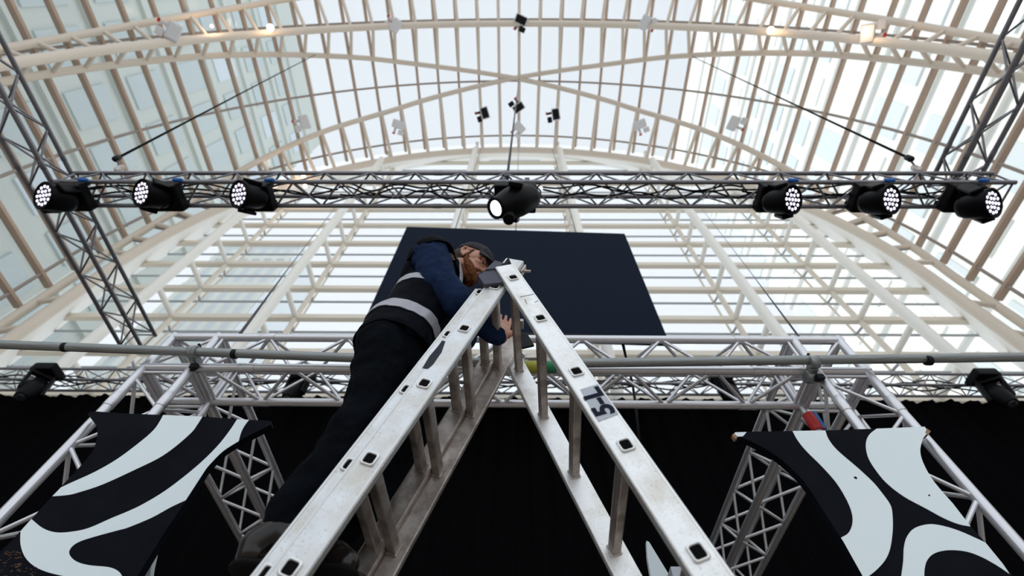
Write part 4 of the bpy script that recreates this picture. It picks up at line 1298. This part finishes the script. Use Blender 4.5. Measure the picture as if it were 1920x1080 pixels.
# cap: crown, peak, strap
bm = bmesh.new()
ball(bm, H(-0.006, 0, 0.072), (0.110, 0.089, 0.076), HR)
geom = list(bm.verts) + list(bm.edges) + list(bm.faces)
bmesh.ops.bisect_plane(bm, geom=geom, plane_co=H(0.0, 0, 0.050), plane_no=(hu + hf * 0.10).normalized(), clear_inner=True)
bmesh.ops.holes_fill(bm, edges=[e for e in bm.edges if e.is_boundary])
capm = fuse('cap', bm, M['cap'], 0.0035, 2, per, (0.04, 0.006))
vs, fs = [], []
nu, nv = 16, 8
for i in range(nu + 1):
    a = math.radians(-62 + 124 * i / nu)
    for j in range(nv + 1):
        f = j / nv
        r = 0.088 + f * 0.072 * (math.cos(a * 1.15) ** 0.6)
        l = math.sin(a) * 0.086 * (1 + 0.06 * f)
        ff = 0.004 + math.cos(a) * r
        uu = 0.060 - 0.030 * f - 0.30 * l * l * 10 * 0.3 - 0.014 * f * f
        vs.append(H(ff, l, uu))
for i in range(nu):
    for j in range(nv):
        fs.append((i * (nv + 1) + j, i * (nv + 1) + j + 1, (i + 1) * (nv + 1) + j + 1, (i + 1) * (nv + 1) + j))
pk_ = place('cap_peak', pyd('peak', vs, fs, M['cap'], True), per)
md = pk_.modifiers.new('t', 'SOLIDIFY'); md.thickness = 0.006
block('cap_strap', H(-0.108, 0.0, 0.030), (0.008, 0.03, 0.035), M['black'], per, hf, hl, hu, bev=0.003)
block('strap_end', H(-0.118, -0.03, 0.022), (0.006, 0.012, 0.045), M['black'], per, hf, hl, hu, bev=0.002)

# sweatshirt: trunk and sleeves
bm = bmesh.new()
limb(bm, [NEC + Vector((-0.012, 0, -0.02)), UPB], [0.070, 0.115])
for s in (-1, 1):
    o_ = Vector((0, s * 0.05, 0))
    limb(bm, [UPB + o_, CHE + o_, WAI + o_, PEL + EZ * 0.05 + o_], [0.112, 0.125, 0.118, 0.118])
for (sh, el, wr_, s) in ((SN, EN, WN, -1), (SF, EF, WF, 1)):
    mid = sh.lerp(el, 0.5) + Vector((-0.02, 0, -0.035))
    limb(bm, [UPB, sh, mid, el, el.lerp(wr_, 0.5), wr_], [0.105, 0.092, 0.088, 0.072, 0.058, 0.042])
sw = fuse('sweatshirt', bm, M['navy'], 0.0065, 4, per, (0.07, 0.022))
bm = bmesh.new()
for (el, wr_) in ((EN, WN), (EF, WF)):
    limb(bm, [el.lerp(wr_, 0.84), wr_ + (wr_ - el).normalized() * 0.01], [0.043, 0.037])
fuse('cuff', bm, M['navy'], 0.004, 1, per)
bm = bmesh.new()
limb(bm, [NEC + (H(-0.055, 0, -0.085) - NEC) * 0.05 + Vector((0.01,0,-0.01)), NEC + Vector((-0.02, 0, -0.04))], [0.066, 0.078])
fuse('collar', bm, M['vest'], 0.005, 1, per)

# vest: shell over the trunk, cut at the arm holes
def vest_mesh(grow):
    bm = bmesh.new()
    for s in (-1, 1):
        o_ = Vector((0, s * 0.05, 0))
        limb(bm, [UPB + Vector((-0.005, 0, 0.015)) + o_, CHE + o_, WAI + o_, PEL + Vector((-0.01, 0, 0.10)) + o_, PEL + Vector((-0.015, 0, 0.02)) + o_], [0.125 + grow, 0.138 + grow, 0.134 + grow, 0.142 + grow, 0.150 + grow])
    for s in (-1, 1):
        limb(bm, [UPB + Vector((0.01, s * 0.05, 0.035)), UPB + Vector((-0.008, s * 0.150, -0.012)), CHE + Vector((-0.045, s * 0.08, 0.03))], [0.088 + grow, 0.106 + grow, 0.10 + grow])
    return bm
vm = fuse('vest', vest_mesh(0), M['vest'], 0.007, 4, 'mesh', (0.10, 0.018))
bmv = bmesh.new(); bmv.from_mesh(vm)
# hem
geom = list(bmv.verts) + list(bmv.edges) + list(bmv.faces)
tax = (UPB - PEL).normalized()
hemn = Vector((0.10, 0, 1)).normalized()
bmesh.ops.bisect_plane(bmv, geom=geom, plane_co=PEL + EZ * 0.005, plane_no=hemn, clear_inner=True)
# neck opening
geom = list(bmv.verts) + list(bmv.edges) + list(bmv.faces)
bmesh.ops.bisect_plane(bmv, geom=geom, plane_co=NEC + Vector((0.010, 0, 0.01)), plane_no=-(Vector((0.55, 0, 0.83))), clear_inner=True)
# arm holes
def in_arm(p):
    for (sh, el) in ((SN, EN), (SF, EF)):
        d = (el - sh); L = d.length; d = d / L
        t = (p - sh).dot(d)
        if 0.0 < t < L * 0.7:
            q = sh + d * t
            if (p - q).length < 0.108 and abs(p.y - (CY := 1.25)) > 0.10: return True
    return False
kill = [f for f in bmv.faces if in_arm(f.calc_center_median())]
bmesh.ops.delete(bmv, geom=kill, context='FACES')
vmesh = bpy.data.meshes.new('vest'); bmv.to_mesh(vmesh); bmv.free()
vmesh.materials.append(M['vest'])
for p in vmesh.polygons: p.use_smooth = True
vo = place('vest', vmesh, per)
md = vo.modifiers.new('t', 'SOLIDIFY'); md.thickness = 0.005; md.offset = 1
# reflective bands: slices of the vest surface lifted off it
def band(c, n, w, lift, keep=None):
    bmb = bmesh.new(); bmb.from_mesh(vmesh)
    for s in (-1, 1):
        geom = list(bmb.verts) + list(bmb.edges) + list(bmb.faces)
        bmesh.ops.bisect_plane(bmb, geom=geom, plane_co=c + n * (s * w / 2), plane_no=n * s, clear_outer=True)
    if keep:
        bmesh.ops.delete(bmb, geom=[f for f in bmb.faces if not keep(f.calc_center_median())], context='FACES')
    bmb.normal_update()
    for v in bmb.verts: v.co += v.normal * lift
    me = bpy.data.meshes.new('band'); bmb.to_mesh(me); bmb.free()
    me.materials.clear(); me.materials.append(M['reflect'])
    for p in me.polygons: p.use_smooth = True
    o = place('reflective_band', me, vo)
    m_ = o.modifiers.new('t', 'SOLIDIFY'); m_.thickness = 0.003; m_.offset = 1
    return o
bn = Vector((0.12, -0.10, 1)).normalized()
band(V(-0.47, 1.25, 1.545), bn, 0.052, 0.006)
band(V(-0.47, 1.25, 1.745), Vector((0.20, 0, 1)).normalized(), 0.046, 0.006)
for s in (-1, 1):
    band(V(-0.33, 1.25 + s * 0.085, 1.9), EY, 0.045, 0.007, lambda p: p.x > -0.43 and p.z > CZ + 1.78)

# trousers
bm = bmesh.new()
limb(bm, [PEL + EZ * 0.12, PEL + Vector((-0.012, 0, -0.03))], [0.142, 0.150])
for hp, kn, an in ((HIN, KN, AN), (HIF, KF, AF)):
    limb(bm, [hp + Vector((-0.03, 0, 0.02)), hp + Vector((-0.015, 0, -0.10)), hp.lerp(kn, 0.6), kn, kn.lerp(an, 0.5), an + Vector((0.0, 0, 0.04)), an], [0.108, 0.100, 0.086, 0.080, 0.074, 0.068, 0.062])
fuse('trousers', bm, M['trouser'], 0.0065, 3, per, (0.09, 0.034))
bm = bmesh.new()
limb(bm, [on_y(694, 705, 1.17), on_y(697, 735, 1.17)], [0.030, 0.024])
fuse('tool_pouch', bm, M['black'], 0.005, 1, per)
bar('blue_clip', on_y(694, 728, 1.14), on_y(695, 741, 1.14), 0.010, M['tapeb'], per, 10)

# boots
for an, s in ((AN, -1), (AF, 1)):
    bm = bmesh.new()
    hl_ = Vector((an.x - 0.050, an.y, CZ + 0.615)); toe = Vector((an.x + 0.170, an.y + 0.01, CZ + 0.600)); inst = Vector((an.x + 0.06, an.y, CZ + 0.640))
    limb(bm, [an + Vector((0.0, 0, 0.05)), an + Vector((-0.008, 0, -0.02)), hl_ + EZ * 0.02, hl_], [0.050, 0.048, 0.047, 0.043])
    limb(bm, [an + Vector((0, 0, -0.02)), inst, toe + Vector((-0.03, 0, 0.012)), toe], [0.048, 0.048, 0.044, 0.036])
    bt = fuse('boot', bm, M['boot'], 0.005, 3, per)
    bm = bmesh.new()
    limb(bm, [hl_ + Vector((0.0, 0, -0.030)), Vector((an.x + 0.05, an.y, CZ + 0.585)), toe + Vector((0.0, 0, -0.028))], [0.046, 0.040, 0.044])
    bmesh.ops.scale(bm, vec=(1, 1, 0.36), verts=bm.verts, space=Matrix.Translation((0, 0, -(CZ + 0.578))))
    place('sole', fuse('sole', bm, M['sole'], 0.005, 2, 'mesh'), bt)
    tq = an + Vector((-0.052, 0, 0.045))
    block('heel_tag', tq + Vector((0.0, -0.012, -0.012)), (0.008, 0.026, 0.03), M['tab'], bt, bev=0.002)
    sweep('pull_loop', [tq + Vector((-0.002 - 0.016 * math.sin(PI * i / 10), 0.0, 0.01 + 0.034 * i / 10)) for i in range(11)], 0.0025, M['black'], bt, 6)
